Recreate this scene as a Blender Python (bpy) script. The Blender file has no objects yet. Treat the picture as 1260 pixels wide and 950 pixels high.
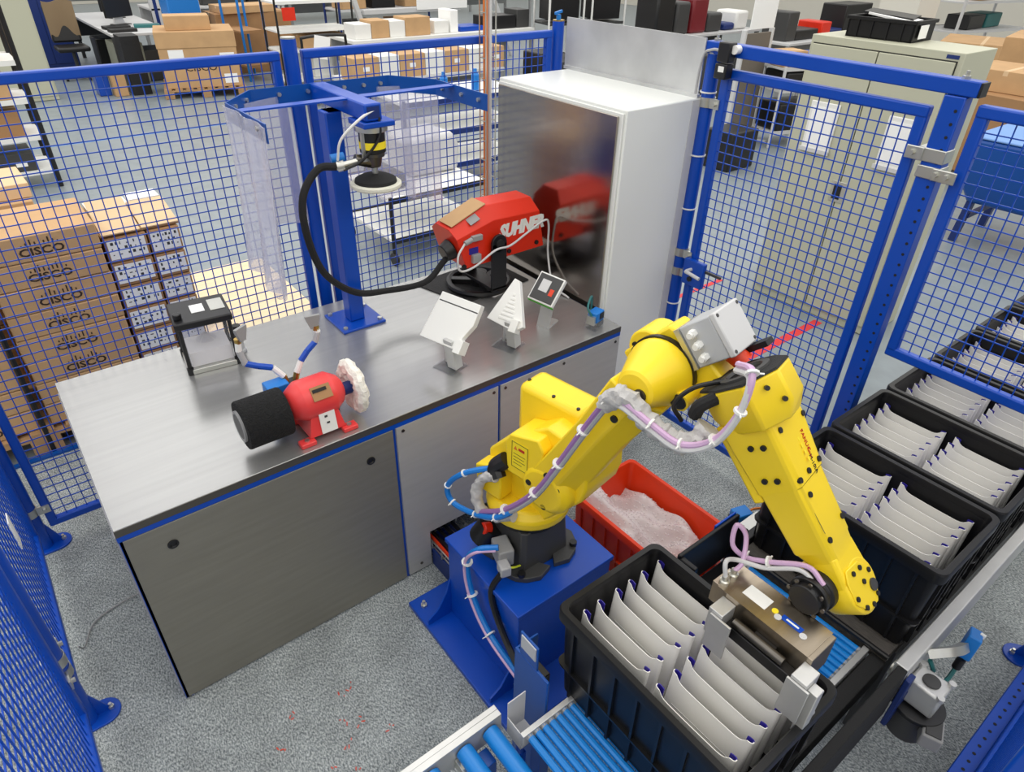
import bpy, bmesh, math, random
from mathutils import Vector, Matrix
random.seed(7)
SC = bpy.context.scene
COL = SC.collection

# ------------------------------------------------------------------ camera
cd = bpy.data.cameras.new('camera'); cam = bpy.data.objects.new('camera', cd); COL.objects.link(cam)
cd.sensor_width = 36.0; cd.lens = 36.0*832/1260; cd.clip_start = 0.02; cd.clip_end = 200
_x = Vector((1270, -535, 832)).normalized(); _z = Vector((30, -1225, -832)).normalized(); _y = _z.cross(_x).normalized(); _x = _y.cross(_z)
cam.matrix_world = Matrix(((_x[0], -_x[1], -_x[2], 0.041), (_y[0], -_y[1], -_y[2], -1.838), (_z[0], -_z[1], -_z[2], 2.4), (0, 0, 0, 1)))
SC.camera = cam

# ------------------------------------------------------------------ world, lamps, exposure
wd = bpy.data.worlds.new('hall_light'); SC.world = wd; wd.use_nodes = True
wd.node_tree.nodes['Background'].inputs[0].default_value = (1.0, 0.985, 0.955, 1)
wd.node_tree.nodes['Background'].inputs[1].default_value = 1.05
def ceiling_lamp(x, y, sx, sy, power, z=5.2):
    l = bpy.data.lights.new('ceiling_light', 'AREA'); l.shape = 'RECTANGLE'; l.size = sx; l.size_y = sy
    l.energy = power; l.color = (1.0, 0.985, 0.95)
    o = bpy.data.objects.new('ceiling_light', l); COL.objects.link(o); o.location = (x, y, z)
    return o
for _lx in (-3.4, 1.0, 5.4, 9.8):
    for _ly in (-3.2, 1.6, 6.4, 11.2):
        ceiling_lamp(_lx, _ly, 2.6, 3.6, 40)
vs = SC.view_settings
vs.view_transform = 'Standard'; vs.look = 'None'; vs.exposure = 0.08; vs.gamma = 1.0; vs.use_curve_mapping = False

# ------------------------------------------------------------------ materials
def lin(c):
    return tuple((v/255/12.92 if v/255 <= 0.04045 else ((v/255+0.055)/1.055)**2.4) for v in c) + (1,)
MATS = {}
def mat(name, rgb, rough=0.5, metal=0.0, var=0.0, scale=8.0, bump=0.0, bscale=60.0, stretch=None, coat=0.0, spec=0.5):
    m = bpy.data.materials.new(name); m.use_nodes = True
    nt = m.node_tree; b = nt.nodes['Principled BSDF']
    b.inputs['Base Color'].default_value = lin(rgb); b.inputs['Roughness'].default_value = rough; b.inputs['Metallic'].default_value = metal
    b.inputs['Coat Weight'].default_value = coat; b.inputs['Specular IOR Level'].default_value = spec
    if var or bump:
        tc = nt.nodes.new('ShaderNodeTexCoord'); mp = nt.nodes.new('ShaderNodeMapping')
        nt.links.new(tc.outputs['Object'], mp.inputs[0])
        if stretch: mp.inputs['Scale'].default_value = stretch
    if var:
        n = nt.nodes.new('ShaderNodeTexNoise'); n.inputs['Scale'].default_value = scale; n.inputs['Detail'].default_value = 5
        nt.links.new(mp.outputs[0], n.inputs['Vector'])
        r = nt.nodes.new('ShaderNodeValToRGB'); c = lin(rgb)
        r.color_ramp.elements[0].position = 0.3; r.color_ramp.elements[1].position = 0.7
        r.color_ramp.elements[0].color = tuple(max(0, v*(1-var)) for v in c[:3])+(1,)
        r.color_ramp.elements[1].color = tuple(min(1, v*(1+var)) for v in c[:3])+(1,)
        nt.links.new(n.outputs['Fac'], r.inputs[0]); nt.links.new(r.outputs[0], b.inputs['Base Color'])
    if bump:
        n2 = nt.nodes.new('ShaderNodeTexNoise'); n2.inputs['Scale'].default_value = bscale; n2.inputs['Detail'].default_value = 4
        nt.links.new(mp.outputs[0], n2.inputs['Vector'])
        bp = nt.nodes.new('ShaderNodeBump'); bp.inputs['Strength'].default_value = bump; bp.inputs['Distance'].default_value = 0.01
        nt.links.new(n2.outputs['Fac'], bp.inputs['Height']); nt.links.new(bp.outputs[0], b.inputs['Normal'])
    MATS[name] = m
    return m
mat('blue', (0, 70, 178), 0.32, var=0.05, scale=5)
mat('blue_mid', (0, 74, 158), 0.35)
mat('blue_bright', (20, 120, 205), 0.4)
mat('blue_roller', (20, 125, 205), 0.35)
mat('blue_dark', (20, 45, 110), 0.45)
mat('purple_blue', (45, 35, 140), 0.4)
mat('yellow', (250, 216, 36), 0.35, var=0.03, scale=4)
mat('yellow_label', (250, 225, 40), 0.45)
mat('red', (224, 44, 14), 0.4, var=0.04)
mat('grinder_red', (230, 66, 66), 0.35, var=0.04)
mat('orange_red', (226, 58, 12), 0.45, var=0.04)
mat('orange', (224, 122, 40), 0.5)
mat('black', (22, 22, 24), 0.4)
mat('black_tote', (20, 20, 22), 0.38, var=0.1, scale=12, spec=0.35)
mat('black_matte', (24, 24, 25), 0.8, bump=0.3, bscale=300)
mat('rubber', (40, 40, 40), 0.75, var=0.2, scale=30, bump=0.3, bscale=200)
mat('belt', (74, 70, 66), 0.7, var=0.45, scale=14, stretch=(60, 3, 8))
mat('dark_grey', (62, 62, 62), 0.5)
mat('grey', (150, 150, 150), 0.5)
mat('grey_box', (186, 188, 190), 0.5)
mat('light_grey', (205, 205, 205), 0.5)
mat('white', (236, 236, 232), 0.5)
mat('panel_white', (236, 234, 228), 0.42)
mat('white_paint', (232, 234, 230), 0.3)
mat('paper', (250, 250, 248), 0.7)
mat('cloth', (190, 188, 186), 0.85, bump=0.5, bscale=60)
mat('coat_cloth', (150, 128, 100), 0.9)
mat('cotton', (238, 234, 224), 0.95, bump=0.8, bscale=60)
mat('felt', (226, 224, 208), 0.95, bump=0.4, bscale=200)
mat('abrasive', (20, 20, 21), 0.95, var=0.5, scale=90, bump=1.0, bscale=180)
mat('steel_top', (178, 178, 176), 0.24, 0.66, var=0.05, scale=3.0, stretch=(0.6, 14, 4))
mat('steel_edge', (98, 94, 88), 0.4, 0.6)
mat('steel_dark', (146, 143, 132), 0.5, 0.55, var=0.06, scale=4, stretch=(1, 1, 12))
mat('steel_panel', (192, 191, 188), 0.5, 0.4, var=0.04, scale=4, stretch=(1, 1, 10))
mat('steel_mirror', (172, 165, 158), 0.16, 1.0, var=0.08, scale=3, bump=0.02, bscale=4, stretch=(1, 1, 6))
mat('aluminium', (206, 206, 204), 0.4, 0.6, var=0.06, scale=10)
mat('alu_plate', (205, 206, 206), 0.48, 0.8, var=0.13, scale=4)
mat('zinc', (205, 205, 198), 0.33, 0.9)
mat('gunmetal', (110, 106, 100), 0.35, 1.0, var=0.15, scale=12)
mat('gripper_steel', (164, 152, 136), 0.28, 0.97, var=0.10, scale=9, stretch=(1, 6, 1))
mat('brass', (190, 160, 90), 0.35, 1.0)
mat('cardboard', (198, 160, 116), 0.85, var=0.07, scale=5, bump=0.05, bscale=120)
mat('cardboard_dark', (166, 126, 86), 0.85, var=0.08, scale=5)
mat('cardboard_pale', (222, 192, 152), 0.85, var=0.05, scale=5)
mat('plywood', (235, 214, 178), 0.7, var=0.06, scale=4, stretch=(1, 8, 1))
mat('pallet_wood', (176, 140, 100), 0.85, var=0.18, scale=6, stretch=(1, 8, 1))
mat('locker', (190, 190, 168), 0.45)
mat('locker_dark', (150, 152, 136), 0.5)
mat('seam', (50, 50, 46), 0.7)
mat('ink', (58, 44, 34), 0.8)
mat('ink_black', (20, 20, 22), 0.7)
mat('ink_red', (190, 40, 20), 0.7)
mat('screen_panel', (116, 108, 98), 0.9, var=0.08, scale=60, stretch=(20, 1, 1))
mat('green', (70, 165, 40), 0.45)
mat('teal', (40, 110, 110), 0.5)
mat('purple_hose', (150, 110, 165), 0.4)
mat('pink_hose', (205, 170, 205), 0.35)
mat('grey_hose', (170, 170, 172), 0.5)
mat('yellow_green', (190, 200, 40), 0.5)
mat('wine', (120, 28, 36), 0.4)
mat('pale_wall', (214, 210, 198), 0.8)
mat('tape_red', (222, 60, 62), 0.6)
mat('tape_blue', (120, 160, 220), 0.6)
mat('sand', (240, 238, 232), 0.9)
mat('hall_wall', (188, 180, 166), 0.9, var=0.1, scale=0.6)

def clear_mat(name, tint, fac, rough=0.08):
    m = bpy.data.materials.new(name); m.use_nodes = True; nt = m.node_tree
    for n in list(nt.nodes): nt.nodes.remove(n)
    out = nt.nodes.new('ShaderNodeOutputMaterial'); mx = nt.nodes.new('ShaderNodeMixShader')
    tr = nt.nodes.new('ShaderNodeBsdfTransparent'); pb = nt.nodes.new('ShaderNodeBsdfPrincipled')
    tr.inputs[0].default_value = (0.96, 0.96, 0.98, 1)
    pb.inputs['Base Color'].default_value = lin(tint); pb.inputs['Roughness'].default_value = rough; pb.inputs['Specular IOR Level'].default_value = 0.8
    tc = nt.nodes.new('ShaderNodeTexCoord'); nz = nt.nodes.new('ShaderNodeTexNoise'); nz.inputs['Scale'].default_value = 26; nz.inputs['Detail'].default_value = 3
    bp = nt.nodes.new('ShaderNodeBump'); bp.inputs['Strength'].default_value = 0.6; bp.inputs['Distance'].default_value = 0.01
    nt.links.new(tc.outputs['Object'], nz.inputs['Vector']); nt.links.new(nz.outputs['Fac'], bp.inputs['Height']); nt.links.new(bp.outputs[0], pb.inputs['Normal'])
    mx.inputs[0].default_value = fac
    nt.links.new(tr.outputs[0], mx.inputs[1]); nt.links.new(pb.outputs[0], mx.inputs[2]); nt.links.new(mx.outputs[0], out.inputs[0])
    MATS[name] = m
clear_mat('pvc', (222, 222, 236), 0.27)
clear_mat('pvc_thick', (226, 226, 238), 0.42)
clear_mat('acrylic', (225, 232, 232), 0.12, 0.05)
clear_mat('glass', (244, 244, 242), 0.05, 0.05)
clear_mat('bubble_wrap', (242, 232, 232), 0.62, 0.2)

def carpet_mat():
    m = bpy.data.materials.new('carpet'); m.use_nodes = True; nt = m.node_tree; b = nt.nodes['Principled BSDF']
    b.inputs['Roughness'].default_value = 0.95; b.inputs['Specular IOR Level'].default_value = 0.15
    tc = nt.nodes.new('ShaderNodeTexCoord'); mp = nt.nodes.new('ShaderNodeMapping'); mp.inputs['Scale'].default_value = (1.6, 0.75, 1); mp.inputs['Rotation'].default_value = (0, 0, 0.5)
    nt.links.new(tc.outputs['Object'], mp.inputs[0])
    n = nt.nodes.new('ShaderNodeTexNoise'); n.inputs['Scale'].default_value = 120; n.inputs['Detail'].default_value = 6; n.inputs['Roughness'].default_value = 0.9
    nt.links.new(mp.outputs[0], n.inputs['Vector'])
    r = nt.nodes.new('ShaderNodeValToRGB'); e = r.color_ramp.elements
    e[0].position = 0.41; e[0].color = lin((76, 84, 88)); e[1].position = 0.585; e[1].color = lin((214, 218, 216))
    x = e.new(0.5); x.color = lin((152, 159, 160))
    nt.links.new(n.outputs['Fac'], r.inputs[0])
    n3 = nt.nodes.new('ShaderNodeTexNoise'); n3.inputs['Scale'].default_value = 4.5; n3.inputs['Detail'].default_value = 8; n3.inputs['Roughness'].default_value = 0.7
    nt.links.new(tc.outputs['Object'], n3.inputs['Vector'])
    mr = nt.nodes.new('ShaderNodeMapRange'); mr.inputs['From Min'].default_value = 0.3; mr.inputs['From Max'].default_value = 0.7; mr.inputs['To Min'].default_value = 0.70; mr.inputs['To Max'].default_value = 1.16
    nt.links.new(n3.outputs['Fac'], mr.inputs['Value'])
    mul = nt.nodes.new('ShaderNodeMixRGB'); mul.blend_type = 'MULTIPLY'; mul.inputs[0].default_value = 1
    nt.links.new(r.outputs[0], mul.inputs[1]); nt.links.new(mr.outputs[0], mul.inputs[2]); nt.links.new(mul.outputs[0], b.inputs['Base Color'])
    bp = nt.nodes.new('ShaderNodeBump'); bp.inputs['Strength'].default_value = 0.5; bp.inputs['Distance'].default_value = 0.004
    nt.links.new(n.outputs['Fac'], bp.inputs['Height']); nt.links.new(bp.outputs[0], b.inputs['Normal'])
    MATS['carpet'] = m
carpet_mat()
mat('vinyl', (138, 147, 152), 0.35, var=0.08, scale=7, bump=0.03, bscale=40)

# ------------------------------------------------------------------ geometry helpers
V = Vector
def frame(d):
    d = V(d).normalized(); u = d.cross(V((0, 0, 1)))
    if u.length < 1e-4: u = V((1, 0, 0))
    u.normalize(); return u, d.cross(u)
class MB:
    def __init__(s): s.v = []; s.f = []
    def add(s, vs, fs):
        o = len(s.v); s.v += [V(p) for p in vs]; s.f += [tuple(i+o for i in f) for f in fs]; return s
    def box(s, x0, x1, y0, y1, z0, z1):
        return s.add([(x0,y0,z0),(x1,y0,z0),(x1,y1,z0),(x0,y1,z0),(x0,y0,z1),(x1,y0,z1),(x1,y1,z1),(x0,y1,z1)],
                     [(0,3,2,1),(4,5,6,7),(0,1,5,4),(1,2,6,5),(2,3,7,6),(3,0,4,7)])
    def obox(s, c, size, rot=None):
        hx, hy, hz = [q/2 for q in size]; n = len(s.v)
        s.box(-hx, hx, -hy, hy, -hz, hz)
        R = rot.to_3x3() if rot is not None else Matrix.Identity(3)
        for i in range(n, len(s.v)): s.v[i] = R @ s.v[i] + V(c)
        return s
    def bar(s, a, b, w, h=None):
        a, b = V(a), V(b); h = h or w; u, t = frame(b-a)
        pts = []
        for p in (a, b):
            for i, j in ((-1,-1),(1,-1),(1,1),(-1,1)): pts.append(p+u*(w/2*i)+t*(h/2*j))
        return s.add(pts, [(3,2,1,0),(4,5,6,7),(0,1,5,4),(1,2,6,5),(2,3,7,6),(3,0,4,7)])
    def cyl(s, a, b, r, r2=None, n=18, caps=True):
        a, b = V(a), V(b); r2 = r if r2 is None else r2; u, t = frame(b-a)
        A = [a+(u*math.cos(2*math.pi*i/n)+t*math.sin(2*math.pi*i/n))*r for i in range(n)]
        B = [b+(u*math.cos(2*math.pi*i/n)+t*math.sin(2*math.pi*i/n))*r2 for i in range(n)]
        fs = [(i, (i+1) % n, n+(i+1) % n, n+i) for i in range(n)]
        if caps: fs += [tuple(range(n))[::-1], tuple(range(n, 2*n))]
        return s.add(A+B, fs)
    def tube(s, pts, r, n=8, closed=False, samples=6, spline=True):
        P = [V(p) for p in pts]
        if spline and len(P) > 2:
            Q = []; m = len(P); rng = range(m) if closed else range(m-1)
            for i in rng:
                p0 = P[(i-1) % m] if (closed or i > 0) else P[0]*2-P[1]
                p1 = P[i]; p2 = P[(i+1) % m]; p3 = P[(i+2) % m] if (closed or i+2 < m) else P[-1]*2-P[-2]
                for k in range(samples):
                    t = k/samples
                    Q.append(0.5*((2*p1)+(p2-p0)*t+(2*p0-5*p1+4*p2-p3)*t*t+(3*p1-p0-3*p2+p3)*t**3))
            if not closed: Q.append(P[-1])
            P = Q
        m = len(P); rings = []; u = None
        for i in range(m):
            d = (P[(i+1) % m]-P[i-1]) if (closed or 0 < i < m-1) else (P[1]-P[0] if i == 0 else P[-1]-P[-2])
            d.normalize()
            if u is None: u = frame(d)[0]
            u = (u-d*u.dot(d)); u = u.normalized() if u.length > 1e-6 else frame(d)[0]
            t = d.cross(u)
            rings.append([P[i]+(u*math.cos(2*math.pi*k/n)+t*math.sin(2*math.pi*k/n))*r for k in range(n)])
        vs = [p for g in rings for p in g]; fs = []
        for i in range(m if closed else m-1):
            j = (i+1) % m
            for k in range(n): fs.append((i*n+k, i*n+(k+1) % n, j*n+(k+1) % n, j*n+k))
        if not closed: fs += [tuple(range(n))[::-1], tuple(range((m-1)*n, m*n))]
        return s.add(vs, fs)
    def prism(s, poly, axis, a, b):
        def P(p, t):
            return {'x': (t, p[0], p[1]), 'y': (p[0], t, p[1]), 'z': (p[0], p[1], t)}[axis]
        n = len(poly)
        area = sum(poly[i][0]*poly[(i+1) % n][1]-poly[(i+1) % n][0]*poly[i][1] for i in range(n))
        if (area < 0) ^ (axis == 'y'): poly = poly[::-1]
        if a > b: a, b = b, a
        return s.add([P(p, a) for p in poly]+[P(p, b) for p in poly],
                     [tuple(range(n))[::-1], tuple(range(n, 2*n))]+[(i, (i+1) % n, n+(i+1) % n, n+i) for i in range(n)])
    def lathe(s, prof, o=(0,0,0), axis=(0,0,1), n=24, caps=True):
        o = V(o); d = V(axis).normalized(); u, t = frame(d); vs = []; m = len(prof)
        for r, h in prof:
            for k in range(n):
                a = 2*math.pi*k/n; vs.append(o+d*h+(u*math.cos(a)+t*math.sin(a))*r)
        fs = [(i*n+k, i*n+(k+1) % n, (i+1)*n+(k+1) % n, (i+1)*n+k) for i in range(m-1) for k in range(n)]
        if caps: fs += [tuple(range(n))[::-1], tuple(range((m-1)*n, m*n))]
        return s.add(vs, fs)
    def loft(s, rings, caps=True):
        n = len(rings[0]); vs = [p for r in rings for p in r]
        fs = [(i*n+k, i*n+(k+1) % n, (i+1)*n+(k+1) % n, (i+1)*n+k) for i in range(len(rings)-1) for k in range(n)]
        if caps: fs += [tuple(range(n))[::-1], tuple(range((len(rings)-1)*n, len(rings)*n))]
        return s.add(vs, fs)
    def sheet(s, fn, nu, nv, th, nrm):
        """thin solid sheet: fn(u,v)->point, thickness th along nrm"""
        nrm = V(nrm)*th; o = []
        for k in (0, 1):
            for i in range(nu+1):
                for j in range(nv+1): o.append(V(fn(i/nu, j/nv))+nrm*k)
        w = nv+1; N = (nu+1)*w; fs = []
        for i in range(nu):
            for j in range(nv):
                a, b, c, d = i*w+j, (i+1)*w+j, (i+1)*w+j+1, i*w+j+1
                fs += [(a, b, c, d), (N+d, N+c, N+b, N+a)]
        for i in range(nu):
            a, b = i*w, (i+1)*w; fs.append((b, a, N+a, N+b)); a, b = i*w+nv, (i+1)*w+nv; fs.append((a, b, N+b, N+a))
        for j in range(nv):
            a, b = j, j+1; fs.append((a, b, N+b, N+a)); a, b = nu*w+j, nu*w+j+1; fs.append((b, a, N+a, N+b))
        return s.add(o, fs)
    def xf(s, M):
        s.v = [M @ p for p in s.v]; return s
RM = {}
def build(mb, name, material, parent=None, bevel=0.0, smooth=True, seg=2, world=True):
    """one mesh object; geometry is given in world coordinates, stored relative to its thing's base"""
    M = RM.get(parent.name) if parent is not None else None
    vs = mb.v if (M is None or not world) else [M @ p for p in mb.v]
    me = bpy.data.meshes.new(name); me.from_pydata([tuple(p) for p in vs], [], mb.f); me.update()
    bm = bmesh.new(); bm.from_mesh(me); bmesh.ops.recalc_face_normals(bm, faces=bm.faces); bm.to_mesh(me); bm.free()
    me.materials.append(MATS[material])
    if smooth:
        for p in me.polygons: p.use_smooth = True
        me.set_sharp_from_angle(angle=math.radians(32))
    o = bpy.data.objects.new(name, me); COL.objects.link(o)
    if parent is not None:
        o.parent = parent
        if parent.name in RM: RM[o.name] = RM[parent.name]
    if bevel > 0:
        b = o.modifiers.new('bevel', 'BEVEL'); b.width = bevel; b.segments = seg; b.limit_method = 'ANGLE'; b.angle_limit = math.radians(40)
    return o
def tag(o, label, cat, group=None, kind=None):
    if label: o['label'] = label
    if cat: o['category'] = cat
    if group: o['group'] = group
    if kind: o['kind'] = kind
    return o
def thing(name, label, cat, loc=(0,0,0), rotz=0.0, group=None):
    o = bpy.data.objects.new(name, None); COL.objects.link(o); o.empty_display_size = 0.05
    o.location = loc; o.rotation_euler = (0, 0, rotz)
    RM[o.name] = (Matrix.Translation(V(loc)) @ Matrix.Rotation(rotz, 4, 'Z')).inverted()
    return tag(o, label, cat, group)
def local(o): RM[o.name] = Matrix.Identity(4); return o   # parts given in the thing's own coordinates
def solo(mb, name, material, label, cat, group=None, bevel=0.0, base=None, smooth=True):
    """a thing made of a single mesh, origin at its base"""
    if base is None:
        xs = [p.x for p in mb.v]; ys = [p.y for p in mb.v]; zs = [p.z for p in mb.v]
        base = V(((min(xs)+max(xs))/2, (min(ys)+max(ys))/2, min(zs)))
    mb.v = [p-V(base) for p in mb.v]
    o = build(mb, name, material, None, bevel, smooth); o.location = base
    return tag(o, label, cat, group)
def copy_tree(o, parent=None):
    c = o.copy(); COL.objects.link(c); c.parent = parent
    for ch in list(o.children): copy_tree(ch, c)
    return c
def structure(mb, name, material, parent=None, bevel=0.0):
    o = build(mb, name, material, parent, bevel); o['kind'] = 'structure'; return o
def text(s, name, material, parent, M, size=0.05, bold=0.0, shear=0.0, ext=0.0006, sx=1.0, label=None):
    cu = bpy.data.curves.new(name, 'FONT'); cu.body = s; cu.size = size; cu.extrude = ext; cu.offset = bold; cu.shear = shear
    cu.align_x = 'CENTER'; cu.align_y = 'CENTER'; cu.resolution_u = 2
    t = bpy.data.objects.new(name, cu); COL.objects.link(t)
    me = bpy.data.meshes.new_from_object(t); bpy.data.objects.remove(t); bpy.data.curves.remove(cu)
    W = (RM.get(parent.name, Matrix.Identity(4)) if parent is not None else Matrix.Identity(4)) @ M @ Matrix.Diagonal((sx, 1, 1, 1))
    me.transform(W); me.materials.clear(); me.materials.append(MATS[material]); me.name = name
    o = bpy.data.objects.new(name, me); COL.objects.link(o); o.parent = parent
    if parent is not None and parent.name in RM: RM[o.name] = RM[parent.name]
    if label: o['label'] = label
    return o
def basis(o, x, y):
    """matrix whose x axis runs along x and y axis along y (text plane)"""
    x = V(x).normalized(); y = (V(y)-x*V(y).dot(x)).normalized(); z = x.cross(y)
    return Matrix(((x[0], y[0], z[0], o[0]), (x[1], y[1], z[1], o[1]), (x[2], y[2], z[2], o[2]), (0, 0, 0, 1)))
# ================================================================== the setting
structure(MB().box(-16.2, 22.2, -16.2, 27.2, -0.1, -0.004), 'floor', 'vinyl')
structure(MB().box(-3, 3.35, -4, 1.84, -0.004, 0.0), 'floor_carpet', 'carpet')
structure(MB().box(-3, 0.9, 1.84, 1.87, -0.004, 0.012), 'trim_1', 'blue_mid')
structure(MB().box(-16.2, -16, -16, 27, 0, 5.4), 'wall_left', 'hall_wall')
structure(MB().box(-16.2, 22.2, -16.2, -16, 0, 5.4), 'wall_front', 'hall_wall')
structure(MB().box(-16.2, 22, 27, 27.2, 0, 5.4), 'wall_back', 'pale_wall')
structure(MB().box(22, 22.2, -16, 27.2, 0, 5.4), 'wall_right', 'pale_wall')
solo(MB().box(0.55, 1.70, 1.98, 3.75, -0.004, 0.012), 'floor_sheet', 'plywood', 'large pale beige board lying on the floor behind the bench', 'board')
solo(MB().box(3.36, 4.64, 0.215, 0.28, -0.004, -0.002), 'floor_tape', 'tape_red', 'long red tape line on the floor in front of the beige cupboard', 'tape')
solo(MB().box(4.0, 4.64, 1.12, 1.16, -0.004, -0.002), 'floor_tape', 'tape_red', 'short red tape mark on the floor beyond the gate lock', 'tape')
solo(MB().box(0.4, 3.6, 8.55, 8.62, -0.004, -0.002), 'floor_tape', 'tape_blue', 'faint blue tape line on the floor behind the left mesh panel', 'tape')

# ================================================================== safety fence
def wire_mesh(axis, c, a0, a1, z0, z1, pa=0.042, pz=0.042, r=0.0019):
    m = MB()
    def bx(aa, ab, za, zb, off):
        if axis == 'x': m.box(aa, ab, c+off-r, c+off+r, za, zb)
        else: m.box(c+off-r, c+off+r, aa, ab, za, zb)
    n = int(round((a1-a0)/pa)); 
    for i in range(1, n): a = a0+(a1-a0)*i/n; bx(a-r, a+r, z0, z1, r)
    n = int(round((z1-z0)/pz))
    for i in range(1, n): z = z0+(z1-z0)*i/n; bx(a0-0.012, a1+0.012, z-r, z+r, -r)
    return m
def mesh_panel(name, label, cat, axis, c, a0, a1, z0, z1, fw=0.036, fd=0.034, group=None, off=0.0, pa=0.042, mids=()):
    am = (a0+a1)/2
    t = thing(name, label, cat, (am, c, z0) if axis == 'x' else (c, am, z0), 0, group)
    def bx(aa, ab, za, zb, f=fd):
        return MB().box(aa, ab, c-f/2, c+f/2, za, zb) if axis == 'x' else MB().box(c-f/2, c+f/2, aa, ab, za, zb)
    build(bx(a0, a1, z1-fw, z1, fd*1.15), 'top_rail', 'blue', t, 0.007, seg=3)
    build(bx(a0, a1, z0, z0+fw), 'bottom_rail', 'blue', t, 0.007, seg=3)
    build(bx(a0, a0+fw, z0+fw*0.6, z1-fw*0.6), 'stile', 'blue', t, 0.007, seg=3)
    build(bx(a1-fw, a1, z0+fw*0.6, z1-fw*0.6), 'stile', 'blue', t, 0.007, seg=3)
    for z in mids: build(bx(a0+fw, a1-fw, z, z+0.03), 'mid_rail', 'blue', t, 0.006)
    w = build(wire_mesh(axis, c+off, a0+fw, a1-fw, z0+fw, z1-fw, pa), 'wire_mesh', 'blue', t, smooth=False); w['kind'] = 'stuff'
    return t
def foot(t, x, y, dx, dy, r=0.055):
    """rounded foot plate reaching from a post in direction (dx,dy), with an anchor bolt"""
    d = V((dx, dy, 0)).normalized(); s = V((-d.y, d.x, 0)); p = V((x, y, 0)); o = []
    for k in range(11):
        a = -math.pi/2+math.pi*k/10; o.append(p+d*(0.05+r*math.cos(a))+s*(r*math.sin(a)))
    o += [p-d*0.03+s*r, p-d*0.03-s*r]
    m = MB(); m.loft([[q.copy() for q in o], [q+V((0, 0, 0.01)) for q in o]])
    f = build(m, 'foot_plate', 'blue', t, 0.002)
    b = p+d*0.075
    build(MB().cyl(b, b+V((0, 0, 0.022)), 0.011, n=6).cyl(b, b+V((0, 0, 0.035)), 0.006, n=8), 'anchor_bolt', 'zinc', f)
    build(MB().prism([(0, 0.01), (0.055, 0.01), (0, 0.16)], 'y', -0.003, 0.003).xf(Matrix.Translation(p+d*0.02) @ Matrix.Rotation(math.atan2(d.y, d.x), 4, 'Z')), 'gusset', 'blue', t)
def round_post(label, x, y, h, feet=(), cap='zinc', r=0.031):
    t = thing('fence_post', label, 'post', (x, y, 0), 0, 'posts of the safety fence')
    build(MB().cyl((x, y, 0), (x, y, h), r, n=20), 'tube', 'blue', t)
    build(MB().cyl((x, y, h), (x, y, h+0.006), r*0.97, n=20), 'cap', cap, t)
    for dx, dy in feet: foot(t, x, y, dx, dy)
    return t
def clamp(t, p, n, s, name='panel_clamp'):
    """bent zinc clamp around a post at p, tongue along s, screw facing n"""
    p, n, s = V(p), V(n).normalized(), V(s).normalized()
    m = MB().lathe([(0.0325, -0.02), (0.0355, -0.02), (0.0355, 0.02), (0.0325, 0.02), (0.0325, -0.02)], p, (0, 0, 1), 20, caps=False)
    R = Matrix((tuple(s), tuple(n), (0, 0, 1))).transposed()
    m.obox(p+s*0.055+n*0.02, (0.05, 0.006, 0.04), R)
    c = build(m, name, 'zinc', t)
    q = p+s*0.06+n*0.023
    build(MB().cyl(q, q+n*0.012, 0.009, n=6), 'screw', 'zinc', c)
RY = 1.145
mesh_panel('mesh_fence', 'blue wire mesh fence panel behind the left half of the bench', 'fence', 'x', RY, -0.235, 1.165, 0.11, 1.962, group='wire mesh fence panels', pa=0.0415)
mesh_panel('mesh_fence', 'blue wire mesh fence panel between the polishing stand and metal cabinet', 'fence', 'x', RY, 1.262, 2.63, 0.11, 1.962, group='wire mesh fence panels', pa=0.0415)
p = round_post('round blue fence post with capped top behind the polishing hood', 1.215, RY, 2.005)
p = round_post('round blue corner fence post left of the upright metal plate', 2.68, RY, 2.0, cap='brass')
build(MB().cyl((2.68, RY, 2.006), (2.68, RY, 2.03), 0.012, n=8).bar((2.655, RY, 2.035), (2.70, RY, 2.045), 0.012), 'blue_wing_nut', 'blue_bright', p)
p = round_post('blue corner fence post with foot plate behind the left end of the bench', -0.285, RY, 2.0, ((1, 0),))
clamp(p, (-0.285, RY, 0.22), (0, -1, 0), (1, 0, 0))
p = round_post('blue fence post with foot plate nearest the bench corner on the left', -0.30, 0.125, 2.0, ((1, 0),))
clamp(p, (-0.30, 0.125, 0.3), (1, 0, 0), (0, -1, 0)); clamp(p, (-0.30, 0.125, 0.36), (1, 0, 0), (0, 1, 0))
mesh_panel('mesh_fence', 'blue mesh panel running along the left side to the back corner', 'fence', 'y', -0.30, 0.17, 1.10, 0.11, 1.955, group='wire mesh fence panels')
mesh_panel('mesh_fence', 'blue mesh panel in the lower left corner nearest the viewer', 'fence', 'y', -0.30, -1.34, 0.08, 0.11, 1.955, group='wire mesh fence panels')
solo(MB().box(-0.262, -0.258, 0.36, 0.42, 0.66, 0.78), 'fence_tag', 'white', 'small white tag on the left mesh panel', 'tag', bevel=0.001)
GX = 2.68
p = round_post('round blue gate post beside the white cabinet, carrying the safety switch', GX, 0.13, 1.972)
clamp(p, (GX, 0.13, 1.78), (-1, 0, 0), (0, -1, 0)); clamp(p, (GX, 0.13, 0.98), (-1, 0, 0), (0, -1, 0)); clamp(p, (GX, 0.13, 1.08), (-1, 0, 0), (0, -1, 0))
build(MB().tube([(2.645, 0.04, 1.985), (2.64, 0.12, 1.99), (2.645, 0.168, 1.93), (2.645, 0.172, 1.6), (2.648, 0.170, 0.4)], 0.006, 8), 'cable', 'grey_hose', p)
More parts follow.
